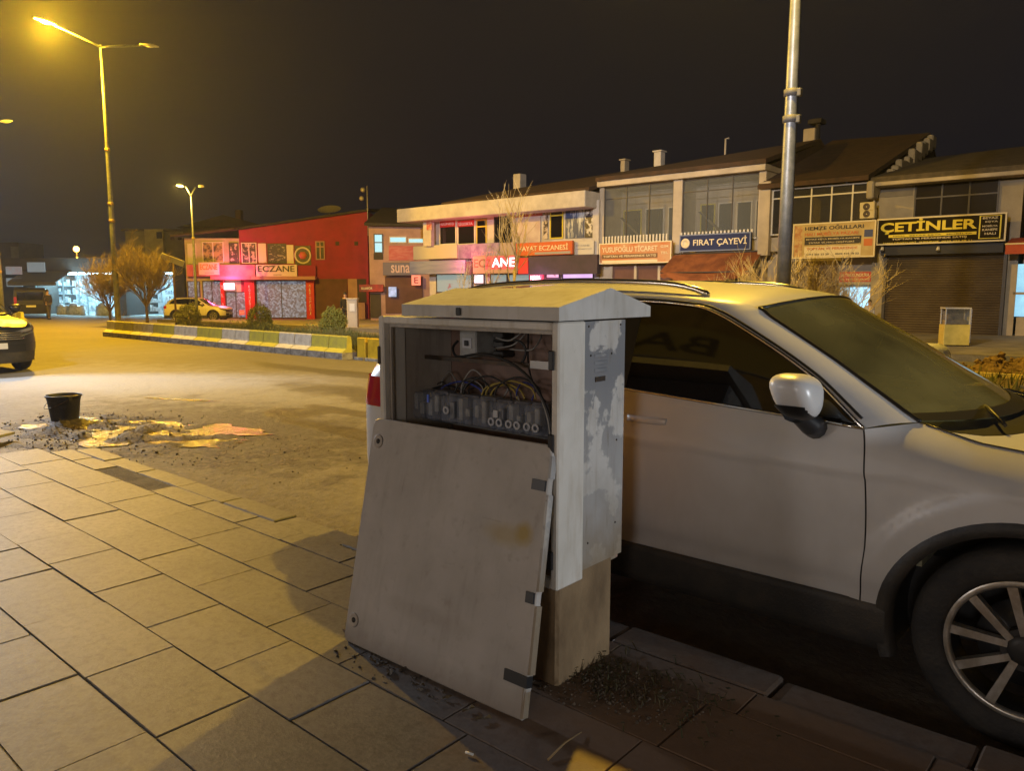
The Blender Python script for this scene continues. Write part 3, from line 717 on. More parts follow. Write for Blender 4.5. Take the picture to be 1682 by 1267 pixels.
for (va, vb) in ((.165, .410), (.462, .815), (.876, .96), (.01, .115)):
    b = MB(); b.add([dp(.994 if va > .1 else .980, va, .001), dp(1.003 if va > .1 else .991, va, -.002), dp(1.003 if va > .1 else .991, vb, -.002), dp(.994 if va > .1 else .980, vb, .001),
           dp(.994 if va > .1 else .980, va, -.032), dp(1.003 if va > .1 else .991, va, -.032), dp(1.003 if va > .1 else .991, vb, -.032), dp(.994 if va > .1 else .980, vb, -.032)],
          [(0,1,2,3), (7,6,5,4), (0,4,5,1), (1,5,6,2), (2,6,7,3), (3,7,4,0)])
    recalc(b.build("edge_lip", M['shell'], door))
for (v, w0, w1, lab) in ((.845, .93, .99, None), (.435, .955, .99, None), (.14, .895, 1.0, None)):
    b = MB(); P8 = [dp(u, vv, d) for d in (-.025, .010) for u, vv in ((w0, v-.02), (w1, v-.02), (w1, v+.02), (w0, v+.02))]
    b.add(P8, [(3,2,1,0), (4,5,6,7), (0,1,5,4), (1,2,6,5), (2,3,7,6), (3,0,4,7)]); recalc(b.build("hinge", M['black'], door))
ax = (BR-BL).normalized(); az = (TL-BL).normalized()
for (u, v) in ((.052, .895), (.052, .10)):
    c = dp(u, v, .001); MM = Matrix((( ax.x, az.x, nd.x, c.x), (ax.y, az.y, nd.y, c.y), (ax.z, az.z, nd.z, c.z), (0, 0, 0, 1)))
    b = MB(); b.lathe([(.0, .0), (.030, .0), (.028, .006), (.022, .005), (.014, .002), (.0, .002)], 24, MM); lk = b.build("lock", M['shell_in'], door)
    b = MB(); b.lathe([(.0, .004), (.011, .004), (.011, .001)], 16, MM); b.build("keyhole", M['black'], lk)
# ---- bucket
bk = thing("bucket", "black rubber builder's bucket with wire handle standing on the muddy road", "bucket", (-10.17, 3.41, -.095))
BT = Matrix.Translation((-10.17, 3.41, -.095))
M['bucket'] = mat("scuffed_black_rubber", (.022, .022, .025), .5, (.05, .048, .045), 10, .45, .7, bump=.1)
b = MB(); b.lathe([(0, .004), (.142, .004), (.148, .0), (.150, .01), (.178, .255), (.182, .262), (.183, .27), (.186, .29), (.198, .296), (.200, .315), (.190, .322), (.184, .315), (.176, .26), (.145, .03), (0, .025)], 40, BT); b.build("body", M['bucket'], bk)
b = MB(); b.tube([BT @ Vector((.205*math.cos(a), -.205*math.sin(a)*.98-.01, .285-.115*math.sin(a))) for a in [math.pi*k/20 for k in range(21)]], .005, 6)
hd = b.build("handle", M['dark'], bk)
b = MB()
for sx in (-1, 1): b.bbox(sx*.205-.012-10.17, sx*.205+.012-10.17, 3.39, 3.43, .165, .215, .004)
b.build("ear", M['bucket'], bk)
# ---- pale board, stick, litter
bd = thing("board", "pale grey foam board propped on the rubble at the left edge", "board", (-5.75, 7.95, -.1), a=0)
b = MB(); b.bbox(-.62, .62, -.25, .25, 0, .03, .004, Matrix.Translation((-5.92, 7.88, .03)) @ Matrix.Rotation(R(-8), 4, 'Z') @ Matrix.Rotation(R(6), 4, 'Y')); b.build("sheet", mat("foam_sheet", (.46, .45, .44), .8, (.34, .33, .31), 8), bd)
b = MB(); b.box(-6.0, -5.6, 7.75, 8.05, -.1, .04); b.build("block", M['dark'], bd)  # added dark prop, standing for the black shadow under the board
g1, g2 = at(905, 1245, 1.6), at(955, 1208, 1.6)
def gpt(px, py, z=0):
    a, bb = (px-841)/1264, (633.5-py)/1264
    x, y, zz = a, math.cos(PITCH)+bb*math.sin(PITCH), -math.sin(PITCH)+bb*math.cos(PITCH); k = (z-1.5)/zz
    return to_street(x*k, y*k)
p1, p2 = gpt(900, 1252), gpt(955, 1207)
b = MB(); b.tube([(p1[0], p1[1], .006), ((p1[0]+p2[0])/2, (p1[1]+p2[1])/2, .018), (p2[0], p2[1], .008)], [.004, .0035, .002], 6)
tag(b.build("twig", mat("dry_twig", (.30, .20, .09), .8), org=(p1[0], p1[1], 0)), "thin dry twig lying on the slabs below the leaning door", "twig")
p1 = gpt(770, 1242)
b = MB(); b.tube([(p1[0]-.014, p1[1], .006), (p1[0]+.014, p1[1]+.006, .006)], .004, 8)
tag(b.build("cigarette_end", mat("cigarette_paper", (.7, .68, .62), .8), org=(p1[0], p1[1], 0)), "white cigarette end on the slab below the leaning door", "litter")
lf = random.Random(31); 
for k in range(6):
    px, py = [(612, 1090), (640, 1108), (690, 1130), (770, 1170), (795, 1185), (735, 1150)][k]
    q = gpt(px, py); a = lf.uniform(0, 6.28); L_ = lf.uniform(.018, .035)
    b = MB(); n = 8; prof = [(L_*math.cos(i*math.pi*2/n), L_*.45*math.sin(i*math.pi*2/n)) for i in range(n)]
    b.add([(q[0], q[1], .010)]+[(q[0]+x*math.cos(a)-y*math.sin(a), q[1]+x*math.sin(a)+y*math.cos(a), .004+.012*abs(math.sin(i*1.7))) for i, (x, y) in enumerate(prof)], [(0, 1+i, 1+(i+1) % n) for i in range(n)])
    nm_ = ["leftmost", "second from the left", "third from the left", "fifth from the left", "rightmost", "fourth from the left"][k]
    if k == 0: M['leaf'] = mat("dead_leaf", (.07, .045, .02), .8, (.12, .08, .03), 40)
    tag(b.build("dead_leaf", M['leaf'], org=(q[0], q[1], 0)), "curled dead leaf under the leaning door, "+nm_+" of six", "leaf", "dead leaves under the leaning door")
# ================================================================== CARS
def lerp(a, b, u): return a+(b-a)*u
def ss(a, b, x):
    u = max(0, min(1, (x-a)/(b-a))); return u*u*(3-2*u)
def interp(tab, x):
    if x <= tab[0][0]: return tab[0][1:] if len(tab[0]) > 2 else tab[0][1]
    for a, b in zip(tab, tab[1:]):
        if x <= b[0]:
            u = (x-a[0])/(b[0]-a[0])
            return tuple(lerp(p, q, u) for p, q in zip(a[1:], b[1:])) if len(a) > 2 else lerp(a[1], b[1], u)
    return tab[-1][1:] if len(tab[0]) > 2 else tab[-1][1]
def paint(name, col, dirt, amt, rough=.32, hull=True):
    m = bpy.data.materials.new(name); m.use_nodes = True; nt = m.node_tree; b = nt.nodes["Principled BSDF"]
    co = ncoord(nt); s = nsep(nt, co)
    n1 = nnoise(nt, co, 2.2, 6, .36, .68); n2 = nnoise(nt, co, 9, 6, .4, .7)
    low = nrange(nt, nmath(nt, 'ADD', s[2], nmath(nt, 'MULTIPLY', nmath(nt, 'SUBTRACT', n1, .5), .28)), .82, .38)
    mp = nt.nodes.new("ShaderNodeMapping"); mp.inputs["Scale"].default_value = (1, 1, .25); nt.links.new(co, mp.inputs[0])
    k = nmath(nt, 'MULTIPLY', nmath(nt, 'ADD', nmath(nt, 'MULTIPLY', low, .75), nmath(nt, 'MULTIPLY', nnoise(nt, mp.outputs[0], 5, 6, .45, .75), .30)), amt)
    k = nmath(nt, 'MINIMUM', nmath(nt, 'ADD', k, nmath(nt, 'MULTIPLY', nmath(nt, 'MULTIPLY', low, n2), .35*amt)), 1.0)
    # splash of dried mud ahead of the sill
    st = ell(nt, s[0], s[2], -.78, .62, .28, .20, nmath(nt, 'MULTIPLY', nmath(nt, 'SUBTRACT', n2, .5), .5), .6)
    base = nmix(nt, k, col, dirt); base = nmix(nt, nmath(nt, 'MULTIPLY', st, .45*amt), base, tuple(x*.8 for x in dirt))
    nt.links.new(base, b.inputs["Base Color"])
    nt.links.new(nmath(nt, 'ADD', rough, nmath(nt, 'MULTIPLY', k, .35)), b.inputs["Roughness"])
    b.inputs["Coat Weight"].default_value = .25; b.inputs["Coat Roughness"].default_value = .28
    nbump(nt, nmath(nt, 'ADD', nnoise(nt, co, 2.4, 2), nmath(nt, 'MULTIPLY', nnoise(nt, co, 120, 2), .004)), .22, .012, b.inputs["Normal"])
    return m
M['tyre'] = mat("dusty_tyre", (.018, .018, .019), .75, (.045, .040, .034), 7, .4, .7, bump=.3, bscale=60)
M['clad'] = mat("scuffed_black_cladding", (.030, .029, .028), .62, (.060, .052, .042), 6, .4, .7, bump=.2, bscale=90)
M['rim'] = mat("machined_rim", (.62, .60, .56), .32, (.42, .38, .32), 14, metal=.7)
M['rim_dark'] = mat("dark_rim_barrel", (.025, .025, .026), .45)
M['chrome'] = mat("chrome_trim", (.75, .74, .72), .16, metal=1)
M['glass_dark'] = mat("tinted_side_glass", (.006, .006, .007), .04, spec=.6)
M['seat'] = mat("grey_seat_fabric", (.24, .23, .20), .85)
M['dash'] = mat("dashboard", (.42, .40, .26), .7, (.26, .25, .17), 4)  # yellow lamplight on the dash is put into this colour
M['interior'] = mat("car_interior", (.12, .115, .10), .8)
M['red_lens'] = mat("red_tail_lens", (.40, .015, .03), .12, spec=.7)
M['head_lens'] = mat("headlamp_lens", (.42, .44, .48), .06, metal=.6)
M['plate'] = mat("number_plate", (.7, .7, .7), .4)
wg = bpy.data.materials.new("dusty_windscreen"); wg.use_nodes = True; nt = wg.node_tree
for n_ in list(nt.nodes): nt.nodes.remove(n_)
outn = nt.nodes.new("ShaderNodeOutputMaterial"); tr = nt.nodes.new("ShaderNodeBsdfTransparent"); tr.inputs[0].default_value = (.86, .90, .72, 1)
gl = nt.nodes.new("ShaderNodeBsdfGlossy"); gl.inputs[1].default_value = .06; df = nt.nodes.new("ShaderNodeBsdfDiffuse"); df.inputs[0].default_value = (.58, .57, .28, 1)  # dust film tinted yellow to carry the yellow-green reflection on the glass
tl = nt.nodes.new("ShaderNodeBsdfTranslucent"); tl.inputs[0].default_value = (.56, .55, .24, 1)
adf = nt.nodes.new("ShaderNodeMixShader"); adf.inputs[0].default_value = .5; nt.links.new(df.outputs[0], adf.inputs[1]); nt.links.new(tl.outputs[0], adf.inputs[2])
fr_ = nt.nodes.new("ShaderNodeFresnel"); fr_.inputs[0].default_value = 1.5
co = ncoord(nt)
m1 = nt.nodes.new("ShaderNodeMixShader"); nt.links.new(fr_.outputs[0], m1.inputs[0]); nt.links.new(tr.outputs[0], m1.inputs[1]); nt.links.new(gl.outputs[0], m1.inputs[2])
m2 = nt.nodes.new("ShaderNodeMixShader"); nt.links.new(nrange(nt, nnoise(nt, co, 1.6, 3), .32, .68, .15, .42), m2.inputs[0]); nt.links.new(m1.outputs[0], m2.inputs[1]); nt.links.new(adf.outputs[0], m2.inputs[2])
nt.links.new(m2.outputs[0], outn.inputs[0])

def belt(x): return 1.073+(-.56-x)*.058 if x < -.56 else 1.073
def Yh(x):
    W = .918
    if x > -.2: e = min(1, (x+.2)/1.085); return W*(1-e**5)**.42
    if x < -3.05: e = min(1, (-x-3.05)/.65); return W*(1-e**8)**.32
    return W
SEC = [(.10, .93), (.20, .955), (.41, .985), (.55, 1.0), (.78, 1.0), (.90, .997), (.925, .992), (.99, .978), (1.08, .958), (1.2, .955)]
EY = [(-3.71, .5), (-3.56, .76), (-3.4, .84), (-3.1, .865), (-2.9, .88), (-.56, .88), (-.50, .835), (-.40, .745), (-.33, .752), (-.2, .782), (0, .795), (.3, .79), (.6, .74), (.8, .6), (.9, .3)]
EZ = [(-3.71, 1.08), (-3.52, 1.155), (-3.12, 1.17), (-2.9, belt(-2.9)), (-.56, 1.073), (-.40, 1.098), (-.2, 1.052), (0, 1.035), (.3, 1.0), (.6, .935), (.8, .865), (.89, .80)]
def E(x): return min(interp(EY, x), Yh(x)*.962), interp(EZ, x)
ARCH = ((0, .345), (-2.68, .345)); AR = .478
def flare(x, z):
    f = 0
    for cx_, cz in ARCH:
        d = math.hypot(x-cx_, z-cz); f += .020*(1-ss(.555, .60, d))
    return f*ss(.3, .5, z)
def Yb(x, z):
    y = Yh(x)*interp(SEC, z)
    return y+(flare(x, z) if Yh(x) > .8 else 0)+(.011*(ss(.895, .905, z)-ss(.905, 1.02, z))-.010*ss(.52, .45, z))*ss(-3.3, -3.1, x)*ss(.5, .1, x)
def bodypt(x, w, zb=.41, off=0):
    ey, ez = E(x); z = lerp(zb, ez, w); y = Yb(x, z)
    k = max(0, (w-.80)/.20); y = y-(y-ey)*k**2.2
    return (x, y+off, z)
def seamF(w): return -.532-.030*w+.022*math.sin(math.pi*w)
def patch(b, xa, xb, side, nx, nw, zb=.41, clip=AR, off=0, w0=0, w1=1, nose=False):
    rows = []; W = []
    for j in range(nw+1):
        w = lerp(w0, w1, j/nw); a = xa(w) if callable(xa) else xa; c = xb(w) if callable(xb) else xb; row = []
        for i in range(nx+1):
            u = i/nx
            if nose: u = math.sin(u*math.pi/2)
            row.append(Vector(bodypt(lerp(a, c, u), w, zb, off)))
        rows.append(row)
    n = nx+1; vs = [p for r in rows for p in r]; ins = []
    for p in vs:
        k = -1
        for q, (cx_, cz) in enumerate(ARCH):
            if math.hypot(p.x-cx_, p.z-cz) < clip: k = q
        ins.append(k)
    fs = []; use = set()
    for j in range(nw):
        for i in range(nx):
            f = (j*n+i, j*n+i+1, (j+1)*n+i+1, (j+1)*n+i)
            if all(ins[q] >= 0 for q in f): continue
            fs.append(f); use.update(f)
    for q in use:
        if ins[q] >= 0:
            cx_, cz = ARCH[ins[q]]; p = vs[q]; d = math.hypot(p.x-cx_, p.z-cz) or 1e-6
            nx_, nz = cx_+(p.x-cx_)/d*clip, cz+(p.z-cz)/d*clip
            if nz < zb: nz = zb; nx_ = cx_+math.copysign(math.sqrt(max(0, clip*clip-(zb-cz)**2)), p.x-cx_)
            vs[q] = Vector((nx_, Yb(nx_, nz)+off, nz))
    remap = {q: i for i, q in enumerate(sorted(use))}
    out = [(vs[q].x, side*vs[q].y, vs[q].z) for q in sorted(use)]
    b.add(out, [tuple(remap[q] for q in (f if side > 0 else reversed(f))) for f in fs], True)
def catm(pts, k=4):
    P_ = [Vector(p) for p in pts]; out = []
    for i in range(len(P_)-1):
        a0 = P_[max(i-1, 0)]; a1 = P_[i]; a2 = P_[i+1]; a3 = P_[min(i+2, len(P_)-1)]
        for q in range(k):
            u = q/k; out.append(.5*((2*a1)+(a2-a0)*u+(2*a0-5*a1+4*a2-a3)*u*u+(3*a1-a0-3*a2+a3)*u**3))
    return out+[P_[-1]]
def Gy(x, z): return .878-(z-belt(x))*.385
PXZ = [(-.56,1.075),(-.61,1.112),(-.666,1.158),(-.764,1.236),(-.85,1.290),(-.93,1.336),(-1.04,1.394),(-1.18,1.464),(-1.26,1.497),(-1.35,1.522),(-1.57,1.540),(-1.9,1.543),(-2.3,1.53),(-2.7,1.49),(-2.95,1.43),(-3.07,1.34),(-3.13,1.245),(-3.11,1.172)]
QQ = [(-.40,.745,1.10),(-.46,.735,1.135),(-.52,.722,1.172),(-.64,.70,1.245),(-.72,.685,1.295),(-.80,.672,1.342),(-.92,.652,1.41),(-1.04,.635,1.478),(-1.10,.625,1.515),(-1.25,.645,1.553),(-1.57,.655,1.580),(-1.9,.655,1.590),(-2.3,.65,1.585),(-2.7,.64,1.565),(-3.0,.63,1.53),(-3.22,.63,1.46),(-3.38,.68,1.30),(-3.46,.735,1.155)]
PP = catm([(x, Gy(x, z), z) for x, z in PXZ]); QQs = catm(QQ)
def ptop(x):
    pts = PP
    for a, c in zip(pts, pts[1:]):
        if c.x <= x <= a.x: return lerp(a.z, c.z, (a.x-x)/max(1e-9, a.x-c.x))
    return belt(x)
def mirror_rows(rows, side): return [[(p[0], side*p[1], p[2]) for p in r] for r in rows]
def make_car(label, org, rz, body_col, dirt, amt=.7, group=None, detail=True, rails=True, scale=(1, 1, 1), cat="car", name="parked_car"):
    root = thing(name, label, cat, org, a=AS, group=group); root.rotation_euler = (0, 0, rz); ORG[root.name] = Vector((0, 0, 0)); root.scale = scale
    pm_ = paint(name+"_paint", body_col, dirt, amt)
    # shell
    b = MB()
    for sd in (-1, 1):
        patch(b, lambda w: seamF(w)+.003, .884, sd, 74 if detail else 30, 42 if detail else 20, nose=True)
        patch(b, -2.755, lambda w: -3.698, sd, 60 if detail else 24, 42 if detail else 20, nose=True)
        rows = []
        for p, q in zip(PP, QQs):
            row = []
            for k in range(7):
                u = k/6; v = p.lerp(q, u); bul = .012*math.sin(math.pi*u); row.append((v.x, (v.y+bul)*sd, v.z+bul*.6))
            rows.append(row)
        b.grid(rows if sd < 0 else [list(reversed(r)) for r in rows], True)
    i0 = 32  # index in QQs of the header corner
    rr = []
    for q in QQs[i0:60]:
        c = .046+.010*ss(-1.1, -1.9, q.x) if q.x < -1.1 else .046
        hx = .10*(1-ss(1.1, 1.5, -q.x)); row = []
        for k in range(21):
            u = k/10-1; row.append((q.x+hx*(1-u*u), q.y*u, q.z+c*(1-u*u)*(1+.0*abs(u))))
        rr.append(row)
    b.grid(rr, True)
    # tail: tailgate face under and beside the rear screen
    rows = []
    for k in range(13):
        w = k/12; rows.append([(-3.698+.02*abs(u)**3, u*.46, .41+(1.10-.41)*w) for u in [i/5-1 for i in range(11)]])
    b.grid(rows, True)
    q = QQs[-1]
    b.grid([[(-3.69, u*.5, 1.08) for u in (-1, -.5, 0, .5, 1)], [(q.x-.06*(1-u*u), u*q.y, q.z+.0) for u in (-1, -.5, 0, .5, 1)]], True)
    b.build("body", pm_, root)
    # windscreen and rear screen
    rows = []
    for q in QQs[0:i0+1]:
        v = (q.z-1.10)/(1.515-1.10); bx = lerp(.22, .10, v); bz = lerp(-.022, .046, v)
        rows.append([(q.x+bx*(1-u*u), q.y*u, q.z+bz*(1-u*u)) for u in [k/10-1 for k in range(21)]])
    b = MB(); b.grid(rows, True); ws = b.build("windscreen", wg, root)
    b = MB(); b.tube([p for p in rows[-1]], .008, 6); b.tube([r[0] for r in rows], .009, 6); b.tube([r[-1] for r in rows], .009, 6)
    b.grid([[(p[0]+.012, p[1]*.985, p[2]+.006) for p in rows[0]], [(p[0]-.0, p[1], p[2]+.004) for p in rows[3]]], True)
    b.build("seal", M['black'], ws)
    rw = []
    for q in QQs[59:]:
        rw.append([(q.x-.08*(1-u*u), q.y*u, q.z+(.05*(1-u*u) if q.z > 1.4 else 0)) for u in [k/8-1 for k in range(17)]])
    b = MB(); b.grid(rw, True); b.build("rear_screen", M['glass_dark'], root)
    # bonnet and cowl
    def hood(x, u, lift=0):
        ey, ez = E(x); y = ey*u; cr = .034*(1-u*u)*ss(.9, .6, x) if False else .034*(1-u*u)
        return (x, y, ez+cr-.008*ss(.50, .56, abs(u))+lift)
    def xr(u): return -.055-.30*abs(u)**3.5
    rows = []
    for j in range(41):
        v = math.sin(j/40*math.pi/2)
        rows.append([hood(lerp(xr(k/12-1), .884, v), k/12-1) for k in range(25)])
    b = MB(); b.grid(rows, True); hd_ = b.build("bonnet", pm_, root)
    rows = [[hood(lerp(-.36, xr(k/12-1)+.0, v), (k/12-1), -.014) for k in range(25)] for v in (0, .5, 1)]
    b = MB(); b.grid(rows, True); cw = b.build("cowl", M['black'], root)
    b = MB(); b.tube([hood(xr(k/12-1)+.003, k/12-1, -.002) for k in range(25)], .004, 5)
    for sd in (-1, 1): b.tube([(x, sd*(E(x)[0]+.001), E(x)[1]+.001) for x in [lerp(-.38, .80, k/24) for k in range(25)]], .0035, 5)
    b.build("shut_line", M['black'], hd_)
    # wipers
    for sy in (-.55, .10):
        p0 = Vector((-.10-.10*abs(sy), sy, 1.09)); p1 = Vector((-.30-.05, sy+.50, 1.12)) if sy < 0 else Vector((-.27, sy+.55, 1.115))
        b = MB(); b.tube([p0, p0.lerp(p1, .5)+Vector((0, 0, .012)), p1], .007, 6); b.build("wiper", M['black'], root)
    # doors
    for sd in (-1, 1):
        b = MB(); patch(b, lambda w: -1.655, lambda w: seamF(w)-.003, sd, 36 if detail else 10, 42 if detail else 16); d1 = b.build("door", pm_, root)
        b = MB(); patch(b, lambda w: -2.75, lambda w: -1.662, sd, 40 if detail else 20, 42 if detail else 16); d2 = b.build("door", pm_, root)
        for d, hx in ((d1, -1.50), (d2, -2.55)):
            rows = []
            for k in range(13):
                u = k/12; x = hx-.105+.21*u; lift = .034*math.sin(math.pi*min(1, max(0, u*1.0)))**.5; y0 = Yb(x, 1.005)-.004
                rows.append([(x, sd*(y0+lift*.2+.012*math.cos(a)*(lift > 0)+lift*.35), 1.006+.016*math.sin(a)) for a in [2*math.pi*i/10 for i in range(10)]])
            b = MB(); b.grid(rows, True, True); b.add(rows[0], [tuple(range(10))]); b.add(rows[-1], [tuple(range(10))]); b.build("handle", pm_, d)
            b = MB(); c = [(hx-.07+.14*i/8) for i in range(9)]
            b.grid([[(x, sd*(Yb(x, z)+.0015), z) for x in c] for z in (.975, 1.037)], True); b.build("handle_recess", M['rim_dark'] if False else pm_, d)
        # black backing that shows in the door gaps, B pillar
        for f in (lambda w: seamF(w), lambda w: -1.6585, lambda w: -2.7525):
            b = MB(); b.grid([[(f(w)-.008, sd*(bodypt(f(w), w)[1]-.006), bodypt(f(w), w)[2]) for w in [k/20 for k in range(21)]], [(f(w)+.008, sd*(bodypt(f(w), w)[1]-.006), bodypt(f(w), w)[2]) for w in [k/20 for k in range(21)]]], True); b.build("door_gap", M['black'], root)
        for xa, xb in ((-1.705, -1.625), (-2.765, -2.70)):
            b = MB(); b.grid([[(x, sd*(Gy(x, z)-.001), z) for z in [lerp(belt(x), ptop(x), k/6) for k in range(7)]] for x in (xa, (xa+xb)/2, xb)], True); b.build("pillar_trim", M['black'], root)
        # side windows
        for xa, xb in ((-.585, -1.63), (-1.70, -2.705), (-2.76, -3.115)):
            n = 26; rows = []
            for k in range(n+1):
                x = lerp(xa, xb, k/n); zt = ptop(x)-.002; zb_ = belt(x)+.002
                rows.append([(x, sd*(Gy(x, z)-.005+.010*math.sin(math.pi*i/8)*.4), z) for i, z in enumerate([lerp(zb_, max(zb_+.001, zt), i/8) for i in range(9)])])
            b = MB(); b.grid(rows, True); b.build("window", M['glass_dark'], root)
        # bright trim round the side glass, black door-frame line outside it
        loop = [Vector((p.x, (p.y+.004)*sd, p.z)) for p in PP]+[Vector((x, (.880)*sd, belt(x)+.002)) for x in [lerp(-3.11, -.56, k/30) for k in range(31)]]
        b = MB(); b.tube(loop, .0075, 6); b.build("window_trim", M['chrome'], root)
        b = MB(); b.tube([Vector((p.lerp(q, .13).x, (p.lerp(q, .13).y+.005)*sd, p.lerp(q, .13).z+.004)) for p, q in zip(PP[3:66], QQs[3:66])], .006, 6); b.build("frame_line", M['black'], root)
        # plastic cladding: sill, lower bumpers, wheel arch rings
        b = MB(); ZB = .205
        def lowpatch(xa, xb, nx, nose=False):
            rows = []
            for j in range(7):
                z = [.205, .225, .27, .33, .38, .408, .414][j]; o = [-.07, -.010, .006, .012, .012, .010, -.004][j]; row = []
                for i in range(nx+1):
                    u = i/nx; u = math.sin(u*math.pi/2) if nose else u
                    x = lerp(xa, xb, u)
                    for cx_, cz in ARCH:
                        lim = math.sqrt(max(0, .440**2-(z-cz)**2))
                        if abs(x-cx_) < lim: x = cx_+math.copysign(lim, (xa if abs(xa-cx_) < abs(xb-cx_) else xb)-cx_)
                    row.append((x, sd*(Yh(x)*interp(SEC, max(z, .3))+o), z))
                rows.append(row)
            b.grid(rows, True)
        lowpatch(-.44, -2.24, 30); lowpatch(.44, .892, 16, True); lowpatch(-3.12, -3.70, 16, True)
        b.build("sill", M['clad'], root)
        for cx_, cz in ARCH:
            rows = []
            for k in range(41):
                a = lerp(R(-17.5), R(197.5), k/40); row = []
                for rad, o in ((AR+.004, -.004), (AR-.002, .010), (AR-.045, .012), (AR-.050, -.06)):
                    x, z = cx_+rad*math.cos(a), cz+rad*math.sin(a); row.append((x, sd*(Yb(cx_+AR*math.cos(a), max(.3, cz+AR*math.sin(a)))+o), z))
                rows.append(row)
            b = MB(); b.grid(rows, True); b.build("wheel_arch_trim", M['clad'], root)
            rows = [[(cx_+.436*math.cos(a), sd*y, cz+.436*math.sin(a)) for y in (.88, .50)] for a in [lerp(R(-15), R(195), k/24) for k in range(25)]]
            b = MB(); b.grid(rows, True); b.add([rows[k][1] for k in range(25)], [tuple(range(25))]); b.build("wheel_well", M['rim_dark'], root)
        # mirror
        cx_, cy_, cz_ = -.775, 1.035, 1.205
        rows = []
        for i in range(17):
            ph = math.pi*i/16; row = []
            for k in range(28):
                th = 2*math.pi*k/28
                sp = lambda v, e: math.copysign(abs(v)**e, v)
                x = sp(math.sin(ph), .75)*sp(math.cos(th), .7); y = sp(math.sin(ph), .75)*sp(math.sin(th), .7); z = sp(math.cos(ph), .75)
                tp = 1-.42*((1-z)/2)**1.6
                row.append((cx_+.095*x*(1-.25*(1-z)/2)+.035*(1-z)/2, sd*(cy_+.125*y*tp+.018*(1-z)/2), cz_+.078*z+.010*y-.012*(1-z)*(1-y)/2))
            rows.append(row)
        b = MB(); b.grid(rows, True, True); mi = b.build("mirror", pm_, root)
        b = MB(); b.tube([(-.74, sd*.885, 1.06), (-.745, sd*.935, 1.075), (-.765, sd*.985, 1.115), (-.775, sd*1.02, 1.14)], [.048, .040, .036, .05], 12)
        rows = []
        for i in range(9):
            ph = math.pi*(.62+.40*i/8); row = []
            for k in range(28):
                th = 2*math.pi*k/28; sp = lambda v, e: math.copysign(abs(v)**e, v)
                x = sp(math.sin(ph), .75)*sp(math.cos(th), .7); y = sp(math.sin(ph), .75)*sp(math.sin(th), .7); z = sp(math.cos(ph), .75); tp = 1-.42*((1-z)/2)**1.6
                row.append((cx_+.097*x*(1-.25*(1-z)/2)+.035*(1-z)/2-.006, sd*(cy_+.128*y*tp+.016*(1-z)/2), cz_+.080*z+.010*y-.012*(1-z)*(1-y)/2-.004))
            rows.append(row)
        b.grid(rows, True, True)
        b.build("mirror_housing", M['black'], mi)
        # lamps
        b = MB(); c = [lerp(-3.36, -3.672, k/12) for k in range(13)]
        b.grid([[(x, sd*(Yb(x, z)-0+.006 if True else 0), z) for x in c] for z in [lerp(.88, 1.06, k/6) for k in range(7)]], True); b.build("tail_light", M['red_lens'], root)
        b = MB(); c = [lerp(.46, .855, math.sin(k/16*math.pi/2)) for k in range(17)]
        rows = []
        for k in range(7):
            rows.append([(x+.004, sd*(bodypt(x, lerp(lerp(.80, .66, (x-.46)/.4), .93, k/6))[1]+.005), bodypt(x, lerp(lerp(.80, .66, (x-.46)/.4), .93, k/6))[2]) for x in c])
        b.grid(rows, True); hl = b.build("headlight", M['head_lens'], root)
        b = MB(); b.grid([[(p[0]+.006, p[1]+sd*.003, p[2]) for p in rows[1][3:14]], [(p[0]+.006, p[1]+sd*.003, p[2]) for p in rows[3][3:14]]], True); b.build("lamp_surround", M['rim_dark'], hl)
        if rails:
            pts = [(-1.34, .63, 1.572), (-1.42, .625, 1.600), (-1.55, .622, 1.622), (-1.8, .622, 1.634), (-2.2, .622, 1.638), (-2.6, .62, 1.625), (-2.85, .618, 1.60), (-2.98, .62, 1.560)]
            b = MB(); b.tube([(p[0], p[1]*sd, p[2]) for p in catm(pts)], [.010]+[.015]*(len(catm(pts))-2)+[.010], 8); b.build("roof_rail", M['chrome'], root)
    # grille, bumper intake, plates
    b = MB()
    for zz, oo in ((.66, 0), (.70, 0), (.74, 0), (.78, 0)):
        b.tube([(x+.008, y, zz) for x, y in [(interp([(0, .886), (.3, .872), (.5, .83), (.62, .77)], abs(k/8*.60)), k/8*.60) for k in range(-8, 9)]], .010, 6)
    b.build("grille_bar", M['chrome'], root)
    b = MB(); b.grid([[(interp([(0, .886), (.3, .874), (.5, .832), (.62, .775)], abs(k/8*.6))+.006, k/8*.6, z) for k in range(-8, 9)] for z in (.63, .80)], True)
    b.grid([[(interp([(0, .888), (.3, .878), (.5, .84), (.62, .79)], abs(k/8*.6))+.008, k/8*.6, z) for k in range(-8, 9)] for z in (.42, .56)], True)
    b.build("grille", M['black'], root)
    b = MB(); b.bbox(.895, .91, -.26, .26, .48, .59, .003); b.build("number_plate", M['plate'], root)
    # floor, dash, seats
    b = MB(); b.box(-3.4, .7, -.60, .60, .24, .55); b.box(-2.2, -.45, -.86, .86, .24, .40); b.build("underbody", M['rim_dark'], root)
    b = MB(); b.box(-3.3, -.35, -.80, .80, .56, .60); b.grid([[(x, y, z) for y in (-.84, .84)] for x, z in ((-.30, 1.02), (-.45, 1.045), (-.85, 1.02), (-.95, .95), (-.92, .6))], True); b.build("dashboard", M['dash'], root)
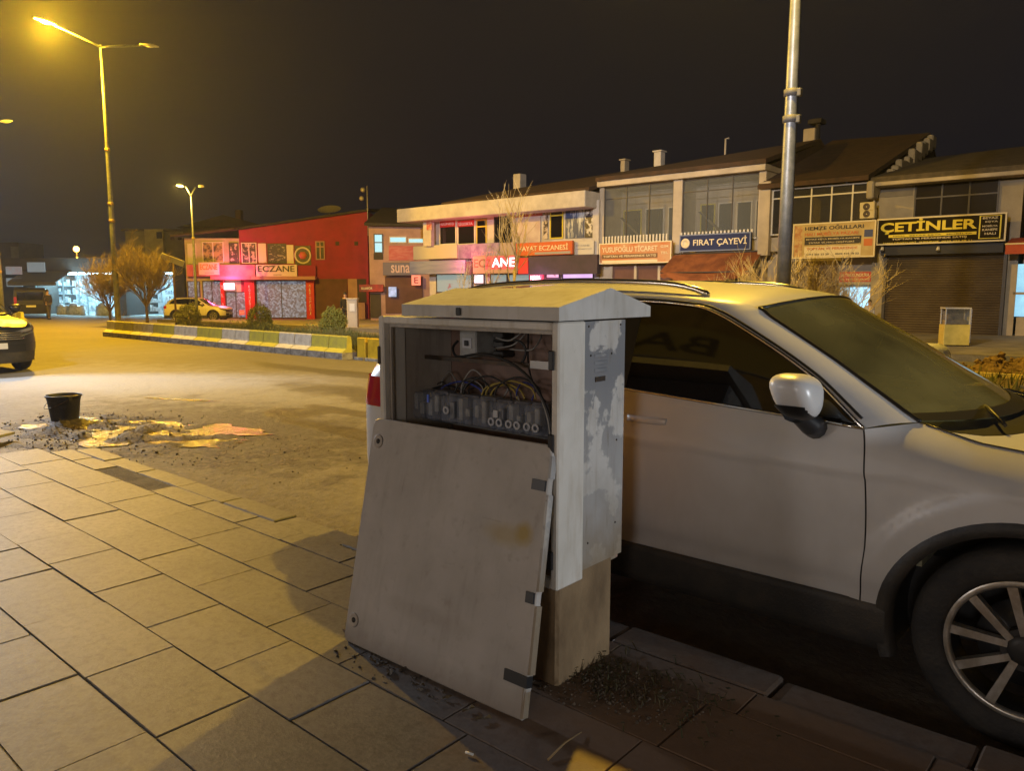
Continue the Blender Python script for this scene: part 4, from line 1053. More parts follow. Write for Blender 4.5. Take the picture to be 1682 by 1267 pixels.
    for sy in (-.37, .37):
        b = MB(); b.bbox(-1.95, -1.45, sy-.25, sy+.25, .60, .78, .05); 
        b.bbox(-.09, .09, -.24, .24, 0, .58, .06, Matrix.Translation((-1.92, sy, .74)) @ Matrix.Rotation(R(-14), 4, 'Y'))
        b.bbox(-.06, .06, -.13, .13, 0, .19, .05, Matrix.Translation((-2.07, sy, 1.30)) @ Matrix.Rotation(R(-10), 4, 'Y')); b.build("seat", M['seat'], root)
    b = MB(); b.lathe([(.17, -.014), (.19, 0), (.17, .014), (.155, 0)], 28, Matrix.Translation((-1.12, .37, 1.0)) @ Matrix.Rotation(R(-65), 4, 'Y'), closed=True); b.build("steering_wheel", M['black'], root)
    # wheels
    for cx_, cz in ARCH:
        for sd in (-1, 1):
            y0 = .895; MM = Matrix.Translation((cx_, sd*y0, .362)) @ Matrix.Rotation(R(90)*sd*-1, 4, 'X')   # +z of the lathe points outwards
            wr = bpy.data.objects.new("wheel", None); sc.collection.objects.link(wr); wr.parent = root; wr.empty_display_size = .1
            b = MB(); b.lathe([(.245, -.20), (.33, -.205), (.355, -.19), (.362, -.16), (.362, -.05), (.357, -.022), (.342, -.004), (.318, .004), (.285, .004), (.262, -.002), (.250, -.010), (.246, -.03)], 64, MM)
            b.build("tyre", M['tyre'], wr)
            b = MB(); b.lathe([(.247, -.19), (.232, -.17), (.225, -.06), (.228, -.035)], 48, MM); b.lathe([(0, -.12), (.16, -.12), (.16, -.10), (.05, -.09), (0, -.09)], 32, MM); b.build("barrel", M['rim_dark'], wr)
            b = MB(); b.lathe([(.228, -.035), (.226, -.012), (.236, -.004), (.248, -.010)], 64, MM)
            for k in range(5):
                for e in (-1, 1):
                    Mk = MM @ Matrix.Rotation(2*math.pi*k/5+.21, 4, 'Z')
                    a1 = e*.33
                    p0 = Vector((.052, e*.010, 0)); p1 = Vector((.230*math.cos(a1), .230*math.sin(a1), 0)); d = (p1-p0).normalized(); nn = Vector((-d.y, d.x, 0))
                    w0_, w1_ = .012, .016
                    top = [p0-nn*w0_, p1-nn*w1_, p1+nn*w1_, p0+nn*w0_]
                    vs = [Mk @ Vector((p.x, p.y, z)) for p, z in zip(top, (-.022, -.012, -.012, -.022))]+[Mk @ Vector((p.x, p.y, -.05)) for p in top]
                    b.add(vs, [(0,1,2,3), (0,4,5,1), (1,5,6,2), (2,6,7,3), (3,7,4,0)])
            b.build("rim", M['rim'], wr)
            b = MB(); b.lathe([(0, -.012), (.030, -.014), (.050, -.020), (.058, -.032), (.06, -.06)], 24, MM)
            for k in range(5):
                Mk = MM @ Matrix.Rotation(2*math.pi*k/5+.21+math.pi/5, 4, 'Z'); b.box(.05, .075, -.03, .03, -.06, -.028, Mk)
            b.build("hub", M['rim_dark'], wr)
    return root
make_car("white crossover with roof rails and twin-spoke wheels parked behind the open cabinet", (-.315, 3.918, -.10), AS, (.66, .66, .66), (.24, .21, .17), .38, rails=True)
make_car("shiny dark car at the left edge of the road, facing the camera", (-17.45, 4.35, -.10), AS+R(4), (.010, .010, .012), (.05, .045, .04), .15, group="cars further along the street", detail=False)
def far_car(label, x, y, rz, col, **k):
    r, t = to_street(x, y); return make_car(label, (r, t, groundw(x, y)), rz, col, (.15, .12, .09), .3, group="cars further along the street", detail=False, **k)
far_car("white crossover parked before the red pharmacy, behind the low bushes", -19.6, 51.6, R(-3), (.66, .62, .55), scale=(.93, .93, .95))
# ================================================================== BUILDINGS
def wallm(name, c, c2=None, sc_=1.2, b_=.15): return mat(name, c, .85, c2 or tuple(x*.72 for x in c), sc_, .38, .68, bump=b_, bscale=12)
M['cream'] = wallm("cream_plaster", (.46, .40, .31)); M['white'] = wallm("off_white_plaster", (.54, .51, .47)); M['beige'] = wallm("grey_beige_plaster", (.36, .32, .25))
M['red_wall'] = wallm("red_plaster", (.29, .024, .065), (.21, .020, .048)); M['brown_wall'] = wallm("brown_cladding", (.13, .065, .055)); M['dark_wall'] = wallm("dark_plaster", (.06, .05, .045))
M['pink_wall'] = wallm("faded_pink_plaster", (.42, .27, .27)); M['bluegrey'] = wallm("blue_grey_panel", (.20, .23, .34))
M['tile'] = mat("old_roof_tiles", (.065, .035, .02), .9, (.030, .020, .014), 3, .35, .7, bump=.6, bscale=9)
M['slate'] = mat("dark_sheet_roof", (.035, .03, .03), .85, (.02, .018, .018), 2)
M['pane'] = mat("dark_window_pane", (.010, .010, .012), .06, spec=.7)
M['pane_grey'] = mat("dusty_window_pane", (.075, .08, .085), .15, (.05, .05, .05), 1.2, spec=.6)
M['frame_white'] = mat("white_window_frame", (.58, .56, .50), .5); M['frame_dark'] = mat("dark_window_frame", (.05, .045, .045), .5); M['frame_yellow'] = mat("yellow_window_frame", (.50, .42, .04), .5)
M['fascia_purple'] = mat("dark_purple_fascia", (.050, .035, .055), .7, (.035, .028, .040), 2)
def glow(name, c, s, c2=None, scale=5, lo=.4, hi=.6, vor=False):
    m = bpy.data.materials.new(name); m.use_nodes = True; nt = m.node_tree; b = nt.nodes["Principled BSDF"]
    b.inputs["Base Color"].default_value = (.1, .1, .1, 1); b.inputs["Emission Strength"].default_value = s; b.inputs["Emission Color"].default_value = (*c, 1)
    if c2:
        co = ncoord(nt)
        if vor:
            v = nt.nodes.new("ShaderNodeTexVoronoi"); v.distance = 'MANHATTAN' if False else 'CHEBYCHEV'; v.inputs["Scale"].default_value = scale; nt.links.new(co, v.inputs["Vector"])
            f = nrange(nt, nsep(nt, v.outputs["Color"])[0], lo, hi)
        else: f = nnoise(nt, co, scale, 4, lo, hi)
        nt.links.new(nmix(nt, f, c, c2), b.inputs["Emission Color"])
    return m
def rect(px0, yT, px1, yB, T):
    r0, zT = at(px0, yT, T); _, zB = at(px0, yB, T); r1, _ = at(px1, yT, T); return r0, r1, zB, zT
def atf(px, py, Y):
    a, b = (px-841)/1264, (633.5-py)/1264
    y, z = math.cos(PITCH)+b*math.sin(PITCH), -math.sin(PITCH)+b*math.cos(PITCH); k = Y/y
    return a*k, z*k+1.5
def rectf(px0, yT, px1, yB, Y):
    x0, zT = atf(px0, yT, Y); x1, _ = atf(px1, yT, Y); _, zB = atf(px0, yB, Y); return x0, x1, zB, zT
def window(parent, q, T, frame, pane, nx=1, fw=.05, transom=None, d=.05, open_=None):
    r0, r1, z0, z1 = q
    b = MB(); b.box(r0, r1, T-d, T+.02, z0, z0+fw); b.box(r0, r1, T-d, T+.02, z1-fw, z1)
    for k in range(nx+1):
        x = lerp(r0+fw/2, r1-fw/2, k/nx); b.box(x-fw/2, x+fw/2, T-d+.004, T+.018, z0+fw, z1-fw)
    if transom: b.box(r0+fw, r1-fw, T-d+.002, T+.016, z0+(z1-z0)*transom-fw/2, z0+(z1-z0)*transom+fw/2)
    w_ = b.build("window", frame, parent)
    b = MB(); b.box(r0+fw*.5, r1-fw*.5, T-.018, T-.006, z0+fw*.5, z1-fw*.5); b.build("pane", pane, w_)
    return w_
def panel(parent, name, q, T, m, d=.06):
    r0, r1, z0, z1 = q; b = MB(); b.box(r0, r1, T-d, T, z0, z1); return b.build(name, m, parent)
def sign(label, q, T, face, lines, d=.14, edge=None, a=AS, name="shop_sign", cat="sign", group="signs of the far shops"):
    """lines: (text, u0, u1, v0, v1, material) in fractions of the board"""
    r0, r1, z0, z1 = q; root = thing(name, label, cat, ((r0+r1)/2, T, z0), a=a, group=group)
    b = MB(); b.bbox(r0, r1, T-d, T, z0, z1, .015); bd_ = b.build("board", face, root)
    if edge:
        e = .04; b = MB(); y0 = T-d-.02
        b.box(r0-.01, r1+.01, y0, T-d+.01, z1-e, z1+.01); b.box(r0-.01, r1+.01, y0, T-d+.01, z0-.01, z0+e); b.box(r0-.01, r0+e, y0, T-d+.01, z0+e, z1-e); b.box(r1-e, r1+.01, y0, T-d+.01, z0+e, z1-e)
        b.build("rim", edge, root)
    for (s_, u0, u1, v0, v1, m, *bo) in lines:
        cx_ = lerp(r0, r1, (u0+u1)/2); cz_ = lerp(z0, z1, (v0+v1)/2)
        if s_ == '#':
            b = MB(); b.box(lerp(r0, r1, u0), lerp(r0, r1, u1), T-d-.004, T-d-.001, lerp(z0, z1, v0), lerp(z0, z1, v1)); b.build("band", m, root)
        elif s_ == 'O':
            rx = (r1-r0)*(u1-u0)/2; b = MB(); b.lathe([(0, .012), (rx*.55, .012), (rx*.56, .0), (rx, .0), (rx, .02), (rx*.62, .02)], 28, Matrix.Translation((cx_, T-d-.022, cz_)) @ Matrix.Rotation(R(-90), 4, 'X')); b.build("emblem", m, root)
        else: text("lettering", s_, cx_, T-d-.010, cz_, (r1-r0)*(u1-u0), (z1-z0)*(v1-v0), m, root, bold=bo[0] if bo else .012)
    return root
def wedge(parent, name, m, r0, r1, te, ze, tr_, zr, th=.18, zr2=None, ze2=None):
    """sloping roof slab from the eave line to the ridge line"""
    zr2 = zr if zr2 is None else zr2; ze2 = ze if ze2 is None else ze2
    b = MB(); vs = [(r0, te, ze-th), (r1, te, ze2-th), (r1, te, ze2), (r0, te, ze), (r0, tr_, zr-th), (r1, tr_, zr2-th), (r1, tr_, zr2), (r0, tr_, zr)]
    b.add(vs, [(0,1,2,3), (7,6,5,4), (3,2,6,7), (4,5,1,0), (0,3,7,4), (1,5,6,2)])
    # gable infill down to the wall plate and rear slope
    b.add([(r0, te+.5, ze-th), (r0, tr_, zr-th), (r0, tr_+4, ze-th)], [(0,1,2)]); b.add([(r1, te+.5, ze2-th), (r1, tr_, zr2-th), (r1, tr_+4, ze2-th)], [(0,2,1)])
    b.add([(r0, tr_, zr), (r1, tr_, zr2), (r1, tr_+5, ze2-.6), (r0, tr_+5, ze-.6)], [(0,1,2,3)])
    return b.build(name, m, parent)
def ribs(b, r0, r1, T, z0, z1, pitch=.085, d=.02):
    n = int((z1-z0)/pitch)
    for k in range(n):
        z = z0+k*pitch; b.add([(r0, T, z), (r1, T, z), (r1, T-d, z+pitch*.5), (r0, T-d, z+pitch*.5), (r1, T, z+pitch*.97), (r0, T, z+pitch*.97)], [(0,1,2,3), (3,2,4,5)])
T = 31.0
GB = lambda r: ground(r, 31)-.3
W_ = {k: mat("letters_"+k, c, .6) for k, c in dict(white=(.78, .76, .70), dark=(.03, .025, .025), orange=(.55, .16, .04), yellow=(.75, .62, .05), red=(.55, .03, .03), cream=(.70, .62, .42), brown=(.16, .08, .04), blue=(.05, .07, .20), grey=(.3, .3, .3)).items()}
# ---- white building with the orange pharmacy sign
rA0, rA1 = -34.5, -21.4
A = thing("shop_building", "white two-storey shop building with overhanging flat eave, left end of the oblique row", "building", ((rA0+rA1)/2, 33, GB(-28)), group="row of far shops")
b = MB(); b.box(rA0+1.2, rA1, T, T+11, GB(-34), 5.75); b.build("wall", M['white'], A)
b = MB(); b.bbox(rA0-.2, rA1, T-1.2, T+2, 5.30, 6.05, .03); b.build("eave_slab", M['white'], A)
ez = at(760, 333, 36)[1]
wedge(A, "roof", M['tile'], rA0+3.2, rA1, T-.9, 6.2, 36.5, at(860, 308, 36.5)[1], zr2=at(990, 283, 36.5)[1])
for px0, px1 in ((700, 713),): panel(A, "pilaster", rect(px0, 357, px1, 405, T-.35), T-.35, M['white'], .25)
panel(A, "poster", rect(701, 361, 709, 378, T-.62), T-.62, mat("faded_red_poster", (.42, .06, .05), .7, (.5, .4, .35), 3), .02)
PW = lambda *a_: rect(*a_, T)
for (q, nx, fr_, pn) in ((PW(722, 363, 750, 403), 1, 'frame_white', 'pane'), (PW(752, 362, 781, 403), 1, 'frame_white', 'pane'), (PW(783, 361, 800, 403), 1, 'frame_yellow', 'pane'), (PW(812, 354, 842, 402), 1, 'frame_dark', 'pane'), (PW(904, 340, 926, 393), 1, 'frame_yellow', 'pane')):
    window(A, q, T, M[fr_], M[pn], nx, .07, .72 if fr_ == 'frame_yellow' else None)
def tx(parent, s_, q, T_, m, fx=.85, fz=.6): return text("lettering", s_, (q[0]+q[1])/2, T_, (q[2]+q[3])/2, (q[1]-q[0])*fx, (q[3]-q[2])*fz, m, parent)
q = PW(753, 363, 780, 373); pb = panel(A, "window_banner", q, T-.06, W_['red'], .02); tx(pb, "SİGORTA", q, T-.09, W_['white'])
q = PW(724, 364, 749, 374); pb = panel(A, "window_banner", q, T-.06, W_['red'], .02); tx(pb, "GÜNEŞ", q, T-.09, W_['white'])
q = PW(843, 349, 889, 401); pb = panel(A, "poster", q, T-.02, mat("pale_poster", (.48, .44, .42), .7, (.40, .33, .33), 1.5), .05)
q = PW(843, 346, 893, 358); pb = panel(A, "banner", q, T-.08, mat("faded_red_banner", (.48, .14, .13), .7), .03); tx(pb, "BUKET", q, T-.12, W_['cream'], .7, .6)
q = PW(894, 345, 901, 393); panel(A, "poster", q, T-.02, mat("stained_strip_poster", (.05, .04, .04), .7, (.5, .45, .4), 5, .45, .55), .04)
q = PW(930, 346, 960, 392); panel(A, "poster", q, T-.02, mat("night_city_poster", (.03, .06, .17), .4, (.45, .5, .55), 2.2, .5, .62, stretch=(2.5, 1, .6)), .04)
q = PW(962, 337, 977, 391); panel(A, "poster", q, T-.02, mat("dark_collage_poster", (.03, .03, .05), .4, (.5, .5, .5), 4, .52, .6), .04)
q = PW(926, 337, 978, 346); window(A, q, T, M['frame_yellow'], M['pane'], 3, .05)
panel(A, "pilaster", PW(979, 330, 989, 424), T, M['white'], .25)
panel(A, "purple_panel", rect(850, 423, 987, 452, T-.5), T-.5, M['fascia_purple'], .3)
panel(A, "purple_panel", rect(771, 430, 781, 452, T-.5), T-.5, M['fascia_purple'], .3)
def lit(nm, c, s, **k): return glow(nm, c, s, **k)
M['lit_pinkwhite'] = lit("lit_pinkish_shop_window", (1, .50, .70), 1.1, c2=(.35, .06, .12), scale=3, lo=.42, hi=.62, vor=True)
M['lit_grey'] = lit("lit_greyish_shop_window", (.42, .55, .50), .55, c2=(.5, .05, .12), scale=1.8, lo=.6, hi=.68)
M['lit_lav'] = lit("lavender_light_box", (.85, .48, 1.0), 1.0, c2=(.95, .65, 1), scale=1, lo=.3, hi=.7)
M['lit_white'] = lit("white_light_box", (1, .75, .85), 1.6)
M['lit_redbox'] = lit("red_light_box", (1, .03, .10), 1.6)
M['lit_red'] = lit("neon_red_panel", (1, .02, .06), .9, c2=(.8, .02, .05), scale=2)
M['lit_letters'] = lit("glowing_white_letters", (1, .72, .75), 5)
for q, mk in ((rect(717, 450, 776, 481, T-.1), 'lit_grey'), (rect(778, 450, 796, 467, T-.1), 'lit_white'), (rect(806, 450, 834, 467, T-.1), 'lit_grey'), (rect(836, 450, 871, 467, T-.1), 'lit_grey'), (rect(897, 449, 920, 458, T-.1), 'lit_pinkwhite'), (rect(924, 447, 976, 459, T-.1), 'lit_lav')):
    window(A, q, T-.1, M['frame_dark'], M[mk], 1, .06)
for q in (rect(717, 481, 776, 498, T-.1), rect(806, 467, 870, 498, T-.1)): panel(A, "shop_front", q, T-.1, M['brown_wall'], .05)
sign("small glowing red and pink light box under the dark fascia of the white building", rect(873, 449, 893, 465, T-.5), T-.5, M['lit_redbox'], [("HIRKA", .1, .9, .25, .75, M['lit_letters'])], .15)
sign("blank cream sign board at the left end of the white building", rect(681, 405, 753, 427, T-.3), T-.3, mat("blank_cream_board", (.46, .44, .34), .7), [], .12)
sign("purple sign with faint pink letters beside the blank cream board", rect(754, 402, 822, 426, T-.3), T-.3, mat("purple_sign_face", (.13, .10, .22), .6, (.30, .28, .45), 1.2), [("MR. OPTİK", .35, .97, .15, .5, mat("pink_letters", (.5, .28, .38), .6))], .12)
sign("plain grey board between the purple and the orange sign", rect(823, 399, 849, 421, T-.3), T-.3, mat("grey_board", (.32, .28, .27), .7), [], .10)
sign("orange HAYAT ECZANESİ sign with white letters", rect(850, 400, 943, 421, T-.5), T-.5, mat("orange_sign_face", (.55, .115, .03), .6, (.48, .09, .03), 1), [("HAYAT ECZANESİ", .05, .93, .36, .86, W_['cream']), ("#", .35, .97, .06, .24, W_['grey'])], .14)
sign("white notice sheet right of the orange sign", rect(943, 397, 977, 419, T-.3), T-.3, mat("white_notice", (.52, .50, .45), .7), [("ECZANE", .15, .8, .60, .75, W_['grey']), ("NÖBETÇİ", .15, .9, .35, .5, W_['grey'])], .08)
sign("blue-grey lit fascia above the left shop windows of the white building", rect(679, 430, 770, 451, T-.5), T-.5, mat("blue_grey_fascia", (.17, .20, .36), .5, (.24, .27, .42), 1.5, stretch=(.4, 1, 4)), [], .3)
sg = sign("ECZANE neon sign on beige and red, its last letters glowing white", rect(780, 421, 852, 450, T-.75), T-.75, mat("beige_sign_face", (.36, .25, .18), .6), [("#", .30, .98, .22, .96, M['lit_red']), ("EC", .03, .30, .35, .82, W_['brown']), ("Z", .32, .42, .38, .80, W_['red']), ("ANE", .46, .96, .36, .84, M['lit_letters'])], .18)
panel(A, "red_panel", rect(852, 424, 868, 450, T-.8), T-.8, mat("bright_red_panel", (.55, .03, .03), .6), .05)
lamp_light("sign_glow", to_world(-29.5, T-1.6, 2.9), 240, (1, .12, .18), .5)
lamp_light("sign_glow", to_world(-24.5, T-1.2, 1.7), 60, (.9, .45, 1.0), .5)
b = MB(); q = at(852, 290, 37); b.bbox(q[0]-.28, q[0]+.28, 36.8, 37.4, q[1]-.9, q[1]+.15, .02); b.build("chimney", M['white'], A)
# ---- cream building with two glazed loggias
rB0, rB1 = -21.35, -13.2
B = thing("shop_building", "cream two-storey building with two large glazed loggias above the orange and the blue sign", "building", ((rB0+rB1)/2, 33, GB(-17)), group="row of far shops")
b = MB(); b.box(rB0, rB1, T, T+10, GB(-21), 3.55); b.box(rB0, rB1, T+1.5, T+10, 3.56, 6.25); b.box(rB0, rB0+.2, T, T+1.5, 3.56, 6.25); b.box(rB1-.3, rB1, T, T+1.5, 3.56, 6.25)
b.box(-17.4, -17.15, T, T+1.5, 3.56, 6.25); b.build("wall", M['cream'], B)
b = MB(); b.bbox(rB0, rB1+.05, T-.35, T+2, 6.25, 6.52, .02); b.bbox(rB0, rB0+.25, T-.1, T-.002, 2.4, 6.25, .01); b.bbox(-17.42, -16.98, T-.1, T-.002, 2.4, 6.25, .01); b.bbox(rB1-.3, rB1, T-.1, T-.002, 2.4, 6.25, .01); b.build("frame", M['cream'], B)
wedge(B, "roof", M['tile'], rB0-.0, rB1+.1, T-.45, 6.68, 36.5, at(990, 283, 36.5)[1], zr2=at(1250, 240, 36.5)[1])
gl2 = mat("loggia_glass", (.20, .22, .22), .06, alpha=.28, spec=.8); M['loggia'] = gl2
for (r0, r1, nx, ntop) in ((-21.1, -17.43, 3, 3), (-16.97, -13.5, 4, 3)):
    window(B, (r0, r1, 3.6, 6.2), T+.0, M['frame_dark'], gl2, ntop, .035, .80)
    for k in range(nx):
        ra_ = lerp(r0, r1, (k+.08)/nx); rb_ = lerp(r0, r1, (k+.92)/nx); window(B, (ra_, rb_, 3.62, 5.3), T+1.5, M['frame_white'] if k else M['frame_yellow'], M['pane'], 1, .06)
    b = MB(); b.prism([(r0+.3, 4.9), (r0+.42, 4.9), (r0+1.9, 3.6), (r0+1.78, 3.6)], T+.8, T+.9); b.build("stair_rail", M['frame_dark'], B)
    # little balustrade
    b = MB(); n = int((r1-r0)/.17)
    for k in range(n): b.box(r0+k*.17, r0+k*.17+.075, T-.17, T-.12, 3.62, 3.95)
    b.box(r0, r1, T-.18, T-.11, 3.55, 3.62); b.build("balustrade", M['frame_white'], B)
panel(B, "shop_front", rect(1003, 438, 1106, 462, T-.02), T-.02, M['brown_wall'], .06)
for px in (1003, 1043, 1082): panel(B, "post", rect(px, 437, px+4, 480, T-.1), T-.1, M['cream'], .08)
panel(B, "shop_front", rect(1108, 440, 1250, 500, T-.02), T-.02, M['dark_wall'], .05)
sign("orange and cream YUSUFOĞLU TİCARET sign board under the left loggia", rect(988, 401, 1106, 434, T-.45), T-.45, mat("orange_cream_face", (.50, .17, .06), .6, (.52, .30, .16), .8), [("YUSUFOĞLU TİCARET", .04, .82, .56, .90, W_['cream']), ("#", .04, .82, .24, .46, W_['brown']), ("TOPTAN VE PERAKENDE SATIŞ", .06, .80, .28, .42, W_['cream']), ("GSM", .86, .96, .70, .82, W_['cream']), ("TEL", .86, .96, .40, .52, W_['cream']), ("#", .04, .82, .06, .16, W_['cream'])], .16, W_['cream'])
sign("blue FIRAT ÇAYEVİ sign with round picture and white letters", rect(1120, 387, 1236, 414, T-.45), T-.45, mat("blue_sign_face", (.025, .035, .10), .8, spec=.2), [("O", .02, .15, .1, .9, W_['cream']), ("FIRAT ÇAYEVİ", .20, .95, .26, .82, W_['cream'])], .16, mat("sign_rim_blue", (.14, .18, .30), .5))
aw = thing("awning", "torn rust-orange awning hanging below the blue tea house sign", "awning", (-15.4, T-1, 2.5))
q0, q1 = at(1107, 424, T-.5), at(1252, 420, T-.5); rows = []
for i in range(7):
    u = i/6; row = []
    for k in range(21):
        v = k/20; r_ = lerp(q0[0], q1[0], v); sag = .10*math.sin(v*9)*u+.06*noise.noise(Vector((v*6, u*3, 1)))
        row.append((r_, T-.5-1.15*u-.25*math.sin(math.pi*v)*u, 2.98-1.0*u*(.75+.5*v*(1-v)*2.2)+sag*.5))
    rows.append(row)
b = MB(); b.grid(rows, True); b.grid([[(p[0], p[1]-.001, p[2]-.22-.05*math.sin(i*1.9)) for i, p in enumerate(rows[-1])], rows[-1]], True); b.build("canvas", mat("rust_canvas", (.26, .085, .025), .9, (.15, .045, .015), 1.6), aw)
b = MB(); b.tube([(q0[0]+.02, T-.5, 3.02), (q1[0], T-.5, 3.02)], .04, 6); b.tube([(q0[0]+.02, T-1.66, 2.18), (q1[0]-.02, T-1.66, 2.18)], .03, 6)
b.build("rod", M['frame_dark'], aw)
for px, pyt, pyb, w_, tt, lab in ((1083, 250, 272, .42, 36.8, "white"), (1026, 264, 286, .28, 36.6, "thin"), (1192, 228, 252, .06, 36.6, "pipe")):
    r_, zt = at(px, pyt, tt); zb_ = at(px, pyb, tt)[1]-.5
    b = MB()
    if w_ > .1:
        b.bbox(r_-w_/2, r_+w_/2, tt-.2, tt+.25, zb_, zt, .02); 
        b.bbox(r_-w_/2-.07, r_+w_/2+.07, tt-.27, tt+.32, zt+.001, zt+.08, .02)
    else: b.tube([(r_, tt, zb_), (r_, tt, zt), (r_+.18, tt, zt+.02)], .05, 8)
    b.build("chimney", M['white'] if lab == "white" else M['beige'], B)
# ---- beige building under the big tiled roof, with the long white-framed window
rD0, rD1 = -13.15, -9.05
Dd = thing("shop_building", "beige building with big brown tiled roof and long white-framed window above a crowded cream sign", "building", ((rD0+rD1)/2, 33, GB(-11)), group="row of far shops")
b = MB(); b.box(rD0, rD1, T+.3, T+10, GB(-13), 4.0); b.box(rD0, rD1, T+1.2, T+10, 4.01, 5.35); b.box(rD0+.1, rD1-.05, T-.3, T+.28, 3.0, 3.55); b.build("wall", M['cream'], Dd)
panel(Dd, "pilaster", rect(1253, 300, 1270, 420, T-.4), T-.4, M['cream'], .25)
window(Dd, (at(1270, 303, T-.4)[0], at(1439, 303, T-.4)[0], 3.62, 5.42), T-.4, M['frame_white'], mat("room_glass", (.05, .05, .05), .05, alpha=.55, spec=.8), 5, .055, .80)
wedge(Dd, "roof", M['tile'], rD0-.1, rD1, T-.8, 5.62, 38.5, at(1322, 236, 38.5)[1], zr2=at(1560, 214, 38.5)[1])
b = MB(); r_, zt = at(1333, 212, 38.3); b.bbox(r_-.28, r_+.28, 38.0, 38.6, zt-1.4, zt, .03); b.build("chimney", M['cream'], Dd)
b = MB(); b.bbox(r_-.1, r_+.55, 38.0, 38.7, zt+.20, zt+.42, .03); b.tube([(r_+.3, 38.3, zt-1), (r_+.3, 38.3, zt+.2)], .12, 8); b.build("chimney", M['slate'], Dd)
rn = random.Random(8); b = MB()
for k in range(15):
    u = k/14; tt = lerp(T-.6, 38.3, u); zz = lerp(5.50, at(1560, 214, 38.3)[1]+.05, u)
    b.bbox(rD1-.02, rD1+.26+rn.uniform(-.05, .06), tt-.33, tt+.31, zz-.75, zz-.26+rn.uniform(-.12, .16), .05)
b.build("gable_coping", M['beige'], Dd)
for k, py in enumerate((340, 352)):
    r_, z_ = at(1427, py, T-.6); ac = thing("air_conditioner", ("upper" if k == 0 else "lower")+" of two cream air conditioner boxes at the right end of the long window", "air conditioner", (r_, T-.7, z_-.17), group="air conditioners")
    b = MB(); b.bbox(r_-.26, r_+.26, T-.80, T-.52, z_-.165, z_+.165, .02); b.build("case", mat("ac_case", (.55, .48, .28), .6) if k == 0 else bpy.data.materials["ac_case"], ac)
    b = MB(); b.lathe([(.02, 0), (.04, .006), (.11, .006), (.125, 0)], 20, Matrix.Translation((r_-.02, T-.802, z_)) @ Matrix.Rotation(R(90), 4, 'X')); b.build("fan_grille", M['dark'], ac)
cs = mat("cream_sign_face", (.52, .42, .20), .6, (.45, .33, .14), 2.2)
sign("large crowded cream sign reading HEMZE OĞULLARI below the long white-framed window", rect(1306, 369, 1441, 425, T-.85), T-.85, cs, [("HEMZE OĞULLARI", .15, .86, .80, .94, W_['dark']), ("HALI MOBİLYA PAZARI", .15, .80, .64, .76, W_['orange']), ("#", .15, .84, .38, .60, W_['dark']), ("BEYAZ EŞYA MOBİLYA KANEPE", .17, .82, .51, .57, W_['cream']), ("YATAK VE HALI ÇEŞİTLERİ", .20, .76, .41, .47, W_['cream']), ("#", .15, .84, .04, .33, W_['cream']), ("TOPTAN VE PERAKENDE", .18, .80, .23, .30, W_['orange']), ("0412 221 22 20", .18, .46, .08, .13, W_['dark']), ("0532 418 18 22", .54, .82, .08, .13, W_['dark']), ("#", .87, .97, .55, .75, W_['blue']), ("#", .87, .97, .30, .50, W_['orange']), ("#", .02, .12, .05, .93, mat("carpet_print", (.42, .20, .09), .7, (.55, .40, .2), 6))], .14, W_['cream'])
panel(Dd, "shop_front", rect(1300, 430, 1378, 520, T+.28), T+.28, mat("cluttered_front", (.22, .17, .09), .8, (.10, .07, .05), 3), .05)
dr = panel(Dd, "lit_doorway", rect(1397, 472, 1432, 522, T+.28), T+.28, lit("bright_blue_shop_interior", (.35, .75, 1), 1.6, c2=(.08, .18, .25), scale=3.5, lo=.5, hi=.66, vor=False), .05)
panel(Dd, "lit_doorway", rect(1381, 472, 1394, 500, T+.28), T+.28, lit("narrow_lit_window", (.5, .8, .9), .8, c2=(.1, .08, .05), scale=4, lo=.45, hi=.6), .05)
sign("small red shop sign above the bright blue doorway", rect(1380, 447, 1433, 468, T+.1), T+.1, mat("red_small_face", (.42, .06, .05), .6), [("ALTIN KUNDURA", .06, .94, .62, .88, W_['cream']), ("VE TERLİK SATIŞ", .04, .96, .30, .54, W_['cream']), ("#", 0, 1, .0, .22, W_['grey'])], .1)
# ---- building with the black and yellow sign and roller shutter
rE0, rE1 = -9.0, -4.35
Ee = thing("shop_building", "grey-beige building with dark upper window above the black and yellow sign and closed roller shutter", "building", ((rE0+rE1)/2, 33, GB(-6)), group="row of far shops")
b = MB(); b.box(rE0, rE1, T, T+10, GB(-9), 5.15); b.build("wall", M['beige'], Ee)
b = MB(); b.bbox(rE0-.05, rE1+.15, T-.75, T+.5, 5.20, 5.34, .02); b.build("eave_slab", M['frame_white'] if False else M['cream'], Ee)
wedge(Ee, "roof", mat("grey_brown_roof", (.10, .08, .055), .9, (.06, .05, .035), 3), rE0, rE1+.2, T-.7, 5.52, 37.5, at(1600, 252, 37.5)[1], zr2=at(1690, 238, 37.5)[1])
window(Ee, rect(1504, 300, 1643, 358, T), T, M['frame_dark'], M['pane'], 3, .05, .55)
panel(Ee, "wall_band", rect(1442, 307, 1500, 325, T), T, wallm("grey_band", (.22, .20, .17)), .03)
